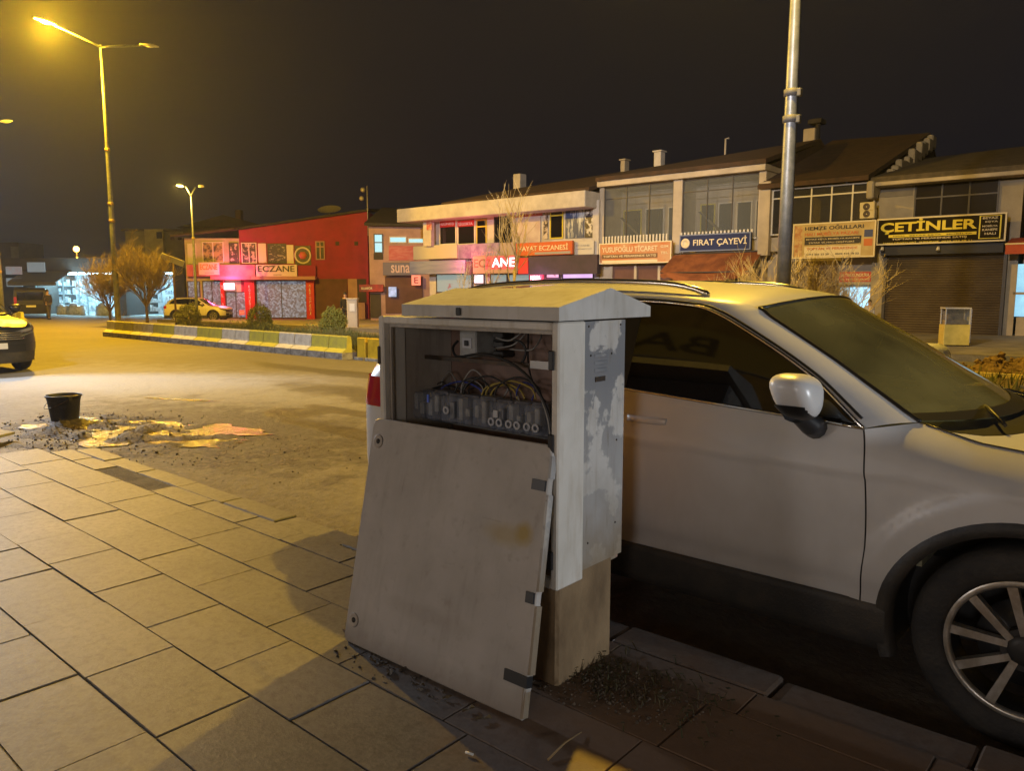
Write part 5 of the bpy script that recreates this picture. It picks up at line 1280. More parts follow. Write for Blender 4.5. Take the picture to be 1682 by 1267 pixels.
sign("big black sign reading ÇETİNLER in yellow over the roller shutter", rect(1444, 361, 1655, 403, T-.6), T-.6, mat("black_sign_face", (.020, .015, .006), .9, spec=.2), [("ÇETİNLER", .03, .79, .40, .96, W_['yellow'], .03), ("#", .10, .79, .27, .375, W_['yellow']), ("HALI   BEYAZ EŞYA   MOBİLYA", .14, .76, .29, .355, W_['dark']), ("TOPTAN VE PERAKENDE SATIŞ", .13, .72, .15, .24, W_['cream']), ("HALI ÇEŞİTLERİ  SÜPÜRGE  0532 256 58 11", .06, .76, .03, .10, W_['yellow']), ("BEYAZ", .83, .94, .80, .88, W_['cream']), ("EŞYA", .85, .94, .66, .74, W_['cream']), ("MOBİLYA", .83, .94, .52, .60, W_['cream']), ("KANEPE", .83, .94, .38, .46, W_['cream']), ("HALI", .85, .93, .24, .32, W_['cream']), ("#", .805, .815, .1, .93, W_['yellow']), ("#", .955, .965, .1, .93, W_['yellow']), ("#", .815, .955, .91, .93, W_['yellow']), ("#", .815, .955, .1, .12, W_['yellow'])], .16, W_['cream'])
panel(Ee, "fascia", rect(1450, 404, 1650, 420, T-.35), T-.35, mat("black_fascia", (.014, .014, .02), .6), .2)
q = rect(1459, 418, 1650, 551, T-.10); b = MB(); ribs(b, q[0], q[1], T-.10, GB(-8)+.42, q[3], .088, .028); b.build("roller_shutter", mat("brown_shutter_slats", (.13, .10, .065), .5, (.10, .075, .05), 1.5, metal=.25), Ee)
for xq in (q[0]-.1, q[1]): b = MB(); b.box(xq, xq+.1, T-.2, T-.002, GB(-8)+.3, q[3]); b.build("shutter_rail", M['frame_dark'], Ee)
panel(Ee, "doorstep", (q[0]-.4, q[1]+.5, GB(-8)+.2, GB(-8)+.36), T-.25, M['concrete'], .5)
for px in (1448, 1540):
    r_, z_ = at(px, 408, T-.9); sl_ = thing("sign_lamp", "small white spotlight under the big black sign, "+("at its left corner" if px < 1500 else "near its middle"), "lamp", (r_, T-.85, z_), group="small lamps under the black sign")
    b = MB(); b.tube([(r_, T-.55, z_+.05), (r_, T-.8, z_+.02)], .015, 6); b.build("bracket", M['frame_dark'], sl_)
    b = MB(); b.tube([(r_, T-.8, z_+.06), (r_, T-.84, z_-.07)], [.04, .065], 10); b.build("shade", M['frame_white'], sl_)
# ---- last building on the right with the red awning
rF0 = -4.2
F = thing("shop_building", "grey building at the right edge with a blue-lit glass door under a red-orange awning", "building", (0, 33, GB(-2)), group="row of far shops")
b = MB(); b.box(rF0, 8, T, T+10, GB(-4), 5.0); b.build("wall", wallm("blue_grey_plaster", (.22, .20, .20)), F)
wedge(F, "roof", M['slate'], rF0, 8, T-.5, 5.25, 36, 6.8)
panel(F, "lit_door", rect(1672, 434, 1730, 520, T-.02), T-.02, lit("pale_blue_lit_glass", (.35, .80, 1), 1.0, c2=(.25, .6, .85), scale=1.5), .05)
b = MB(); q = rect(1668, 434, 1730, 560, T-.06); b.box(q[0]-.1, q[0]+.08, T-.12, T-.05, q[2], q[3]); b.box(q[0], q[1], T-.12, T-.08, at(1670, 482, T)[1]-.04, at(1670, 482, T)[1]+.04); b.build("door_frame", M['cream'], F)
panel(F, "kick_panel", rect(1670, 521, 1730, 562, T-.03), T-.03, M['cream'], .07)
aw2 = thing("awning", "red-orange shop awning at the right edge of the photo", "awning", (-3, T-.8, 2.9))
q = rect(1655, 397, 1760, 418, T-.7); b = MB(); b.prismx([(T-.01, q[3]+.15), (T-1.0, q[3]-.1), (T-1.0, q[2]), (T-.97, q[2]), (T-.97, q[3]-.14), (T-.01, q[3]+.10)], q[0], q[1]); recalc(b.build("canvas", mat("red_orange_canvas", (.50, .09, .03), .8, (.42, .07, .03), 2), aw2))
b = MB(); b.tube([(q[0]-.02, T-1.0, q[3]-.09), (q[1], T-1.0, q[3]-.09)], .03, 6); b.build("rod", W_['cream'], aw2)
# ================================================================== RED PHARMACY BUILDING (faces the viewer)
Y1 = 57.5
P1 = thing("pharmacy_building", "red two-storey pharmacy building with sloping roofline and posters in its upper windows", "building", (-18, Y1, -.8), a=0)
x0, _ = atf(303, 400, Y1); xm, _ = atf(393, 400, Y1); x1, _ = atf(604, 400, Y1); zl = atf(303, 388, Y1)[1]; zm = atf(393, 378, Y1)[1]; zr_ = atf(604, 347, Y1)[1]
b = MB(); b.box(x0, xm, Y1, Y1+9, -1.1, zl-.15); b.build("left_wing", M['cream'], P1)
b = MB(); b.prism([(xm+.002, -1.1), (x1, -1.1), (x1, zr_), (xm+.002, zm)], Y1, Y1+9); recalc(b.build("red_wall", M['red_wall'], P1))
b = MB(); b.add([(x0-.6, Y1-1.0, zl-.12), (xm, Y1-1.0, zm-.05), (xm, Y1-1.0, zm+.12), (x0-.6, Y1-1.0, zl+.02), (x0-.6, Y1+9, zl+.4), (xm, Y1+9, zm+.6), (xm, Y1+9, zm+.8), (x0-.6, Y1+9, zl+.6)], [(0,1,2,3), (7,6,5,4), (3,2,6,7), (4,5,1,0), (0,3,7,4), (1,5,6,2)]); b.build("left_roof", M['tile'], P1)
b = MB(); ya, yb = Y1-.25, Y1+9.5
zq = atf(540, 345, Y1)[1]; xq = atf(545, 345, Y1)[0]
b.add([(xm, ya, zm+.02), (x1+.2, ya, zr_+.02), (x1+.2, ya, zr_+.16), (xm, ya, zm+.16), (xm, yb, zm+1.2), (x1+.2, yb, zr_+1.0), (x1+.2, yb, zr_+1.1), (xm, yb, zm+1.3)], [(0,1,2,3), (7,6,5,4), (3,2,6,7), (4,5,1,0), (0,3,7,4), (1,5,6,2)])
b.build("roof", M['slate'], P1)
Z = lambda s: 280+s/3.96
X = lambda s: 280+s/3.96
def RF(a_, b_, c_, d_, Y=Y1): return rectf(X(a_), Z(b_), X(c_), Z(d_), Y)
M['po1'] = mat("beige_poster", (.35, .28, .13), .6, (.06, .05, .04), 3, .45, .58); M['po2'] = mat("dark_portrait_poster", (.05, .04, .04), .5, (.45, .38, .30), 3.2, .52, .60); M['po3'] = mat("dark_blue_poster", (.035, .035, .05), .5, (.40, .38, .36), 3, .54, .62, stretch=(1, 1, 2.5))
M['stone_shelf'] = glow("stocked_lit_shelves", (.05, .06, .08), 1.0, c2=(.24, .28, .33), scale=9, lo=.35, hi=1.0, vor=True)
for q, m in (((110, 475, 165, 605), 'frame_white'), ((570, 475, 622, 602), 'frame_white'), ((755, 485, 800, 606), 'frame_white')): panel(P1, "shutter", RF(*q), Y1, M[m], .06)
for q, m, nx in (((205, 465, 345, 602), 'po1', 2), ((380, 470, 442, 605), 'po2', 1), ((460, 470, 560, 606), 'po2', 2), ((630, 476, 752, 606), 'po3', 1)): window(P1, RF(*q), Y1-.02, M['frame_white'] if nx == 2 else M['frame_dark'], M[m], nx, .07)
q = RF(808, 490, 912, 616); panel(P1, "round_poster", q, Y1, M['frame_dark'], .05)
b = MB(); cx_, cz_ = (q[0]+q[1])/2, (q[2]+q[3])/2; MMr = Matrix.Translation((cx_, Y1-.055, cz_)) @ Matrix.Rotation(R(90), 4, 'X'); b.lathe([(.62, .0), (.62, .02), (.50, .02), (.50, 0)], 32, MMr); b.build("ring", M['frame_white'], P1)
b = MB(); b.lathe([(.0, .03), (.30, .03), (.30, 0)], 6, MMr); b.build("badge", mat("red_badge", (.5, .12, .08), .6), P1)
window(P1, RF(943, 460, 1003, 582), Y1-.02, M['pink_wall'], M['pane_grey'], 2, .08, .7)
for cx_ in (1085, 1208): panel(P1, "vent_hole", RF(cx_-12, 462, cx_+12, 488), Y1, M['dark_wall'], .03)
panel(P1, "fascia", RF(120, 615, 560, 690), Y1-.25, mat("pink_fascia", (.45, .09, .10), .7, (.55, .22, .20), .8), .2)
panel(P1, "fascia", RF(835, 620, 950, 690), Y1-.10, M['red_wall'], .2)
panel(P1, "canopy", RF(550, 690, 960, 712), Y1-.3, mat("pink_canopy", (.40, .22, .22), .7), .6)
panel(P1, "canopy", RF(290, 690, 548, 712), Y1-.3, mat("pink_canopy_left", (.50, .15, .17), .7), .6)
for q, nx in (((110, 720, 192, 880), 1), ((208, 718, 330, 960), 2), ((360, 790, 490, 960), 2), ((556, 716, 884, 962), 2)): window(P1, RF(*q), Y1-.02, M['frame_dark'], M['stone_shelf'], nx, .06)
for q, s_ in (((332, 716, 356, 965), "İLAÇ"), ((488, 716, 552, 965), "KOZMETİK"), ((886, 716, 938, 968), "ORTOPEDİ")):
    r_ = RF(*q); pn = panel(P1, "red_pillar", r_, Y1-.05, mat("glossy_red_pillar", (.50, .02, .03), .4) if s_ == "İLAÇ" else bpy.data.materials["glossy_red_pillar"], .25)
    for k, ch in enumerate(s_):
        text("lettering", ch, (r_[0]+r_[1])/2, Y1-.31, r_[3]-.45-k*(r_[3]-r_[2]-.9)/max(3, len(s_)-1), .12, .22, W_['white'], pn)
panel(P1, "brown_wall", RF(942, 706, 1150, 966), Y1, M['brown_wall'], .08)
panel(P1, "entrance", RF(1155, 706, 1215, 968), Y1, M['pink_wall'], .10); panel(P1, "entrance", RF(1215, 860, 1272, 975), Y1, M['pink_wall'], .5)
panel(P1, "doorway", RF(1216, 706, 1272, 858), Y1, M['dark_wall'], .04)
def signf(label, q, Y, face, lines, **k): return sign(label, q, Y, face, lines, a=0, **k)
signf("smaller white sign with orange ECZANE letters on the left wing of the pharmacy", RF(203, 600, 335, 682), Y1-.5, mat("lit_cream_face", (.60, .52, .42), .6), [("ECZANE", .08, .92, .42, .86, W_['orange']), ("#", .3, .75, .14, .2, W_['grey'])])
signf("wide white sign with dark ECZANE letters on the red pharmacy wall", RF(570, 614, 835, 692), Y1-.4, mat("white_sign_face", (.62, .56, .56), .6), [("ECZANE", .05, .94, .40, .90, W_['dark']), ("#", .42, .62, .12, .20, W_['grey'])])
signf("glowing pink-white light box over the pharmacy door", RF(368, 733, 432, 776), Y1-.5, lit("pink_white_light_box", (1, .45, .5), 4.5), [], d=.2)
lamp_light("sign_glow", Vector((atf(388, 460, Y1)[0], Y1-1.7, 2.6)), 560, (1, .08, .28), .4)
signf("small lit red board at the foot of the pharmacy door", RF(458, 908, 492, 940), Y1-.3, lit("small_red_box", (1, .10, .06), .9), [("ECZ", .15, .85, .35, .65, W_['white'])], d=.1)
dsh = thing("satellite_dish", "pale satellite dish on the dark roof of the pharmacy", "satellite dish", (atf(543, 342, 62)[0], 62, atf(543, 346, 62)[1]-.6), a=0)
b = MB(); cx_, cz_ = atf(541, 343, 62); b.lathe([(0, -.12), (.3, -.08), (.7, .0), (.9, .08)], 24, Matrix.Translation((cx_, 62, cz_-.1)) @ Matrix.Rotation(R(25), 4, 'X')); b.build("dish", M['galv_dull'], dsh)
b = MB(); b.tube([(cx_, 62, cz_-1.2), (cx_, 62, cz_-.15)], .05, 6); b.build("post", M['galv_dull'], dsh)
# ---- pink neighbour between the pharmacy and the oblique row
Y2 = 52.5
P2 = thing("shop_building", "faded pink building with cyan-lit upper windows between the red pharmacy and the white building", "building", (-6.5, Y2, -.7), a=0, group="row of far shops")
xa, xb = atf(606, 400, Y2)[0], atf(700, 400, Y2)[0]
b = MB(); b.box(xa, xb+1, Y2, Y2+8, -1.1, atf(606, 371, Y2)[1]); b.build("wall", M['pink_wall'], P2)
b = MB(); zz1, zz2 = atf(602, 345, Y2)[1], atf(700, 372, Y2)[1]; zb_ = atf(606, 372, Y2)[1]
b.add([(xa-.2, Y2-.5, zb_+.02), (xb+1, Y2-.5, zb_-.05), (xb+1, Y2-.5, zb_+.1), (xa-.2, Y2-.5, zb_+.2), (xa-.2, Y2+7, zz1+.9), (xb+1, Y2+7, zz1+.55)], [(0,1,2,3), (3,2,5,4), (0,3,4), (1,5,2), (0,4,5,1)]); b.build("roof", M['slate'], P2)
M['lit_cyan'] = lit("cyan_lit_window", (.35, .85, 1), .95, c2=(.45, .85, .9), scale=1)
RG = lambda *a_: RF(*a_, Y=Y2)
window(P2, RG(1322, 412, 1382, 538), Y2-.02, M['frame_dark'], M['lit_cyan'], 1, .07, .55); window(P2, RG(1424, 430, 1536, 472), Y2-.02, M['frame_white'], M['lit_cyan'], 1, .06); window(P2, RG(1546, 440, 1648, 474), Y2-.02, M['frame_white'], M['lit_cyan'], 1, .06)
panel(P2, "dark_panel", RG(1322, 538, 1382, 580), Y2, M['dark_wall'], .05)
panel(P2, "poster", RG(1420, 490, 1590, 585), Y2, mat("pink_red_poster", (.50, .18, .20), .7, (.45, .10, .12), 2, stretch=(1, 1, 4)), .05)
panel(P2, "garage_shutter", RG(1396, 690, 1640, 930), Y2, M['brown_wall'], .08); panel(P2, "doorway", RG(1300, 800, 1368, 960), Y2, M['dark_wall'], .05)
sign("blue-grey sign with pale letters on the pink building", RG(1388, 600, 1600, 684), Y2-.3, mat("blue_grey_sign", (.13, .12, .20), .6), [("sunar", .25, .95, .2, .8, mat("pale_pink_letters", (.62, .45, .50), .6))], a=0)
sign("dark and red strip sign above the narrow doorway of the pink building", RG(1235, 742, 1392, 790), Y2-.3, mat("red_dark_face", (.12, .02, .03), .6, (.40, .03, .04), 1.2), [("KUAFÖR", .1, .55, .3, .7, W_['white'])], a=0)
sign("small square sign glowing orange-red with letter E on the shutter of the pink building", RG(1574, 682, 1632, 748), Y2-.4, lit("orange_red_box", (1, .22, .12), 1.2), [("E", .3, .75, .2, .8, mat("deep_red", (.4, .01, .01), .5))], a=0, d=.15)
sign("small square white-lit plate on the brown shutter of the pink building", RG(1424, 758, 1474, 822), Y2-.3, lit("pale_blue_box", (.55, .65, .95), .9, c2=(.3, .4, .6), scale=4), [], a=0, d=.1)
for (px, py, lab) in ((596, 312, "upper"), (594, 326, "lower")):
    x_, z_ = atf(px, py, 56); an = thing("antenna", lab+" small round antenna drum on the thin mast above the dark roof", "antenna", (x_, 56, z_), a=0, group="antennas on the mast")
    b = MB(); b.lathe([(0, .1), (.16, .1), (.17, -.1), (0, -.1)], 16, Matrix.Translation((x_, 56, z_)) @ Matrix.Rotation(R(90), 4, 'X')); b.build("drum", M['galv_dull'], an)
    if lab == "upper": b = MB(); b.tube([(x_+.3, 56, z_-3.2), (x_+.3, 56, z_+.3)], .04, 6); b.build("mast", M['galv_dull'], an)
# ================================================================== BRIGHT CORNER SHOPS
Y3 = 66.0
xl, xr_ = atf(-60, 440, Y3)[0], atf(302, 440, Y3)[0]
C3 = thing("corner_shop", "low dark building on the left with wide open shops full of blue-white light", "building", (-30, Y3, -.9), a=0)
zb0 = -1.0; zt = atf(100, 447, Y3)[1]; zt2 = atf(100, 424, Y3)[1]
xs0, xs1, xs2, xs3 = atf(57, 440, Y3)[0], atf(192, 440, Y3)[0], atf(204, 440, Y3)[0], atf(284, 440, Y3)[0]
b = MB(); b.box(xl, xr_, Y3, Y3+9, zt, zt2); b.box(xl, xs0, Y3, Y3+6, zb0, zt-.002); b.box(xs1, xs2, Y3, Y3+6, zb0, zt-.002); b.box(xs3, xr_, Y3, Y3+6, zb0, zt-.002); b.build("wall", M['dark_wall'], C3)
b = MB(); b.box(xs0, xs3, Y3+5.9, Y3+6, zb0, zt-.004); b.box(xs0, xs3, Y3+.01, Y3+5.9, zb0, -.80); b.build("interior", mat("white_shop_interior", (.6, .68, .72), .7, (.35, .42, .48), .8), C3)
b = MB()
for k in range(4): b.box(lerp(xs0, xs1, (k+.3)/4), lerp(xs0, xs1, (k+.7)/4), Y3+1.0, Y3+4.6, zt-.12, zt-.05)
b.box(xs2+.6, xs2+1.2, Y3+1, Y3+4.6, zt-.12, zt-.05); b.box(xs3-1.4, xs3-.8, Y3+1, Y3+4.6, zt-.12, zt-.05)
b.build("ceiling_light", lit("cool_tube_light", (.42, .82, 1), 45), C3)
rn = random.Random(5)
shm = mat("white_goods", (.6, .65, .7), .5, (.25, .3, .35), 2)
for k in range(9):
    x_ = lerp(xs0+.4, xs3-.4, k/8)
    if xs1-.4 < x_ < xs2+.4: continue
    b = MB(); 
    for s_ in range(4): b.box(x_-.55, x_+.55, Y3+3.2, Y3+3.6, zb0+.5+s_*.75, zb0+.53+s_*.75)
    for s_ in range(4):
        for g_ in range(5):
            h_ = rn.uniform(.2, .55); xx = x_-.5+g_*.21; b.box(xx, xx+.16, Y3+3.22, Y3+3.5, zb0+.532+s_*.75, zb0+.532+s_*.75+h_)
    b.build("stocked_shelf", shm, C3)
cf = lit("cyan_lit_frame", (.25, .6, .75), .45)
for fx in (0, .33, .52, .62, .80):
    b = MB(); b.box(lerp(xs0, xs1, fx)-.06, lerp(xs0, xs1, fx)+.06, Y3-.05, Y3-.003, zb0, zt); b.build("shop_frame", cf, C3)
b = MB(); b.add([(xs0-1, Y3, zt+.1), (xs0+3.2, Y3, zt+.1), (xs0+3.0, Y3-2.2, zt-.85), (xs0-1, Y3-2.2, zt-.85)], [(0,1,2,3)]); b.add([(xs0-1, Y3-2.2, zt-.85), (xs0+3.0, Y3-2.2, zt-.85), (xs0+3.0, Y3-2.2, zt-1.15), (xs0-1, Y3-2.2, zt-1.15)], [(0,1,2,3)]); b.build("awning", mat("grey_awning", (.12, .12, .13), .8), C3)
lamp_light("shop_light", Vector((lerp(xs0, xs1, .55), Y3-1.2, 2.0)), 600, (.50, .85, 1), .5)
for i, (a_, b_, c_, d_) in enumerate(((10, 438, 36, 451), (45, 431, 74, 447), (11, 457, 37, 471))):
    signf(("upper left", "larger upper right", "lower")[i]+" of three pale rectangular signs on the dark corner building", rectf(a_, b_, c_, d_, Y3-1.4), Y3-1.4, lit("pale_sign_%d" % i, (.45, .55, .62), .33, c2=(.55, .35, .35) if i == 0 else (.4, .5, .55), scale=1.5), [], d=.1)
for i, (px, w_) in enumerate(((103, 1.0), (124, 1.6), (170, 1.4))):
    x_, _ = atf(px, 510, Y3-1.8); dt = thing("draped_stall", ("left", "middle", "right")[i]+" of three white draped stalls in the bright shop light", "stall", (x_, Y3-1.8, -.86), a=0, group="draped stalls before the bright shop")
    b = MB(); rows = []
    for j in range(6):
        v = j/5; rows.append([(x_+w_*.5*(1.0-.16*v+.05*math.sin(k*2.3))*math.cos(2*math.pi*k/20), Y3-1.8+.4*(1-.1*v)*math.sin(2*math.pi*k/20), -.86+.95*v+.05*math.sin(k*1.7)*v) for k in range(20)])
    b.grid(rows, True, True); b.add(rows[-1], [tuple(range(20))]); b.build("cloth", shm, dt)
    b = MB(); b.ball((x_-.1*w_, Y3-1.8, .15), .22*w_, 10, (1, .8, .7)); b.build("goods", shm, dt)
# pale block of flats and a lower house far behind
FB = thing("apartment_block", "dim pale apartment block far behind the brown bush", "building", (-46, 92, -1), a=0)
b = MB(); q = rectf(205, 380, 300, 470, 92); b.box(q[0], q[1], 92, 100, -1.5, q[3]); b.build("wall", wallm("far_pale_plaster", (.16, .15, .16)), FB)
panel(FB, "stair_tower", rectf(240, 377, 270, 470, 92), 92, wallm("far_white_plaster", (.34, .32, .31)), .5); panel(FB, "window", rectf(257, 381, 266, 392, 91.5), 91.49, M['pane'], .05)
for px in (280, 292): panel(FB, "window", rectf(px, 385, px+6, 394, 92), 92, M['pane'], .05)
b = MB(); q2 = rectf(205, 378, 300, 380, 92); b.box(q2[0]-.3, q2[1]+.3, 91.7, 100, q[3]+.003, q[3]+.25); b.build("roof", M['slate'], FB)
FH = thing("house", "dim house behind the roof of the pharmacy's left wing", "building", (-36, 84, -1), a=0)
b = MB(); q = rectf(300, 374, 440, 470, 84); b.box(q[0], q[1], 84, 92, -1.5, q[3]); b.build("wall", wallm("far_brown_plaster", (.05, .04, .035)), FH)
b = MB(); q3 = rectf(380, 343, 390, 374, 84); b.bbox(q3[0], q3[1], 85, 85.8, q3[2]-.5, q3[3], .05); b.build("chimney", wallm("far_brick", (.08, .045, .035)), FH)
b = MB(); b.prism([(q[0]-.5, q[3]), (q[1]+.5, q[3]), (lerp(q[0], q[1], .5), q[3]+1.3)], 83.5, 92); recalc(b.build("roof", M['slate'], FH))
FT = thing("house", "faint narrow house at the far left above the pale signs", "building", (-58, 95, -1), a=0)
b = MB(); q = rectf(-60, 398, 30, 470, 95); b.box(q[0], q[1], 95, 100, -1.5, q[3]); b.build("wall", wallm("far_grey_plaster", (.06, .055, .055)), FT)
panel(FT, "window", rectf(18, 405, 30, 425, 95), 95, wallm("far_light_shutter", (.14, .13, .12)), .1)
# ================================================================== PLANTS
M['twig'] = mat("bare_brown_twigs", (.30, .23, .12), .85, (.20, .15, .08), 5)
M['twig_pale'] = mat("pale_young_bark", (.55, .44, .22), .8, (.38, .29, .14), 5)
def bare_tree(label, x, y, H, spread, n0, seed, m, trunkh=.3, rad=.03, levels=3, kids=5, cat="tree", group="bare trees and shrubs on the strip", up=.6, z=None, name="bare_tree", lean=(0, 0), twig=.004):
    rn = random.Random(seed); z0 = groundw(x, y)+.08 if z is None else z
    root = thing(name, label, cat, (x, y, z0), a=0, group=group)
    tk = MB(); th = H*trunkh; top = Vector((x+lean[0], y+lean[1], z0+th))
    tk.tube([(x, y, z0-.15), (x+lean[0]*.4+.01, y+lean[1]*.4, z0+th*.5), top], [rad*1.3, rad, rad*.85], 8); tk.build("trunk", m, root)
    b = MB()
    def br(p, d, L, r, lev):
        pts = [p]; q = p.copy(); dd = d.copy()
        for k in range(3):
            dd = (dd+Vector((rn.gauss(0, .13), rn.gauss(0, .13), rn.gauss(.05, .08)+.06*up))).normalized(); q = q+dd*L/3; pts.append(q.copy())
        b.tube(pts, [r, r*.8, r*.6, max(r*.35, .0015)], 5 if lev == 0 else 3, cap=False)
        if lev < levels:
            for k in range(kids if lev else kids+1):
                u = rn.uniform(.3, 1); i = min(2, int(u*3)); s_ = pts[i].lerp(pts[i+1], u*3-i)
                e = Vector((rn.gauss(0, 1), rn.gauss(0, 1), rn.gauss(.4, .5))).normalized()
                nd_ = (dd*(.75+up*.4)+e*.75).normalized(); br(s_, nd_, L*rn.uniform(.45, .72), max(r*.55, twig*.6), lev+1)
    for k in range(n0):
        a = 2*math.pi*(k+rn.random()*.7)/n0; sp = spread*rn.uniform(.35, 1)
        d = Vector((math.cos(a)*sp, math.sin(a)*sp, 1)).normalized(); br(top-Vector((0, 0, rn.uniform(0, th*.35))), d, (H-th)*rn.uniform(.45, .62), rad*.55, 0)
    b.build("branches", m, root); return root
bare_tree("twiggy orange-brown globe shrub just right of the tall double lamp post", -15.65, 33.1, 3.75, 1.0, 14, 3, M['twig'], .28, .06, 3, 7, twig=.007)
bare_tree("lower twiggy brown shrub behind the foot of the tall double lamp post", -17.6, 33.8, 2.95, 1.15, 13, 4, M['twig'], .30, .055, 3, 7, twig=.007)
bare_tree("tallest thin bare tree, rising in front of the orange and neon pharmacy signs", .05, 18.6, 4.45, .38, 4, 11, M['twig_pale'], .45, .035, 2, 5, up=1.0)
bare_tree("small bare sapling just left of the tallest thin bare tree", -.55, 19.2, 3.5, .35, 3, 12, M['twig_pale'], .5, .02, 2, 4, up=1.0)
bare_tree("short bare sapling with a few upright twigs in front of the purple sign", -1.3, 20.0, 2.6, .4, 4, 13, M['twig_pale'], .55, .018, 2, 4, up=.8)
bare_tree("wide bare shrub glowing yellow under the lamp, right of the grey pole", 5.2, 14.4, 2.3, 1.0, 13, 21, M['twig_pale'], .14, .045, 3, 5, up=.5, twig=.0065)
bare_tree("spindly bare shrub with arching twigs left of the roller shutter", 6.1, 14.3, 2.1, .9, 6, 22, M['twig_pale'], .12, .03, 3, 4, up=.4, twig=.0055)
bare_tree("thin grey twigs leaning over the leftmost blocks", -13.6, 26.9, .95, 1.3, 8, 23, M['twig'], .1, .015, 2, 4, up=.1, twig=.003)
M['leafy'] = mat("dusty_evergreen_leaf", (.115, .14, .022), .7, (.20, .19, .035), 30)
def round_bush(label, x, y, h, w_, n, seed):
    rn = random.Random(seed); z0 = groundw(x, y)+.05; root = thing("round_bush", label, "bush", (x, y, z0), a=0, group="clipped round bushes on the strip")
    b = MB(); b.tube([(x, y, z0-.1), (x, y, z0+h*.5)], [.04, .03], 6)
    for k in range(14):
        a = rn.uniform(0, 6.28); e = rn.uniform(.3, .9)
        b.tube([(x, y, z0+.08+h*.2*rn.random()), (x+w_*.38*math.cos(a), y+w_*.38*math.sin(a), z0+h*e)], [.012, .004], 4, cap=False)
    b.build("trunk", M['twig'], root)
    b = MB()
    for _ in range(n):
        a = rn.uniform(0, 6.28); cz = rn.uniform(-1, 1); rr = math.sqrt(max(0, 1-cz*cz)); q = rn.uniform(.35, 1)**.4
        v = Vector((math.cos(a)*rr, math.sin(a)*rr, cz)); nz = 1+.28*noise.noise(v*2.4+Vector((seed, 0, 0)))+.14*noise.noise(v*6+Vector((0, seed, 0)))
        if noise.noise(v*4.5+Vector((seed*3, 1, 2))) < -.32: continue
        p = Vector((x+v.x*w_/2*q*nz*(1+.12*(-cz)), y+v.y*w_/2*q*nz, z0+h*.52+v.z*h*.48*q*nz))
        ax_ = Vector((rn.gauss(0, 1), rn.gauss(0, 1), rn.gauss(.8, 1))).normalized(); bx = ax_.orthogonal().normalized(); s_ = rn.uniform(.018, .036)
        b.add([p-bx*s_*.5, p+ax_*s_*1.4, p+bx*s_*.5, p-ax_*s_*.6], [(0, 1, 2, 3)])
    b.build("foliage", M['leafy'], root); return root
round_bush("darkest round clipped bush, at the foot of the street name sign", -12.9, 30.8, 1.05, .95, 5200, 1)
round_bush("round clipped bush in front of the pharmacy door, middle one of three", -9.45, 28.9, 1.05, .95, 5200, 2)
round_bush("round clipped bush with yellow-green tips nearest the cabinet", -5.85, 25.2, 1.02, .85, 5200, 3)
rn = random.Random(77); b = MB()
for _ in range(9000):
    r_ = rn.uniform(-26, -12.5); t_ = rn.uniform(12.2, 15.3); d = noise.noise(Vector((r_*.55, t_*.8, 9)))
    if d < .08: continue
    p = Vector((r_, t_, ground(r_, t_)+.14+rn.random()*.42*d*2)); ax_ = Vector((rn.gauss(0, 1), rn.gauss(0, 1), rn.gauss(.8, 1))).normalized(); bx = ax_.orthogonal().normalized(); s_ = rn.uniform(.02, .04)
    b.add([p-bx*s_*.5, p+ax_*s_*1.4, p+bx*s_*.5, p-ax_*s_*.6], [(0, 1, 2, 3)])
structure(b.build("ground_cover", M['leafy'], org=(0, 0, 0)), "stuff", "low leafy ground cover between the round bushes")
# ================================================================== STREET FURNITURE
sx, sy = -14.45, 33.2; z0 = groundw(sx, sy)+.1
ns = thing("street_name_sign", "blank tilted street name plate on a brown post behind the darkest round bush", "sign", (sx, sy, z0), a=0)
b = MB(); b.tube([(sx, sy, z0-.1), (sx, sy, 2.75)], .045, 8); b.build("post", mat("brown_painted_post", (.16, .09, .04), .6), ns)
b = MB(); b.bbox(-.48, .48, -.02, .02, -.13, .13, .01, Matrix.Translation((sx, sy-.05, 2.72)) @ Matrix.Rotation(R(22), 4, 'Y') @ Matrix.Rotation(R(15), 4, 'Z')); b.build("plate", mat("pale_plate", (.50, .48, .44), .6), ns)
# glazed vending box on the far pavement
r_, t_ = to_street(11.95, 20.9); z0 = ground(r_, t_)+.152
vb = thing("display_case", "small yellow-white glazed vendor's case standing on the far pavement before the roller shutter", "display case", (12.0, 20.9, z0), a=R(-12))
def to_a(x, y, a): return (math.cos(a)*x+math.sin(a)*y, -math.sin(a)*x+math.cos(a)*y)
ORG[vb.name] = Vector((0, 0, 0)); vb.location = (12.0, 20.9, z0)
b = MB(); b.bbox(-.32, .32, -.22, .22, .03, .58, .01); b.build("cabinet", mat("yellow_painted_case", (.72, .58, .14), .6, (.6, .48, .10), 4), vb)
b = MB()
for x in (-.31, .28):
    for y in (-.21, .18): b.box(x, x+.03, y, y+.03, .585, 1.0)
b.box(-.32, .32, -.22, .22, 1.003, 1.04); b.build("frame", M['frame_white'], vb)
b = MB(); b.box(-.28, .28, -.205, -.20, .59, 1.0); b.build("glass", M['loggia'], vb)
b = MB(); b.box(-.26, .26, -.1, .16, .585, .70); b.bbox(-.22, -.10, -.12, .0, .705, .86, .01); b.box(-.26, .26, .17, .18, .705, .99); b.build("goods", mat("brownish_goods", (.35, .28, .18), .7, (.2, .15, .1), 12), vb)
b = MB(); b.box(.32, .335, -.2, .2, .1, 1.0); b.build("side_panel", mat("blue_white_side", (.45, .48, .62), .6), vb)
b = MB()
for x in (-.29, .26):
    for y in (-.2, .17): b.box(x, x+.03, y, y+.03, 0, .032)
b.build("foot", M['dark'], vb)
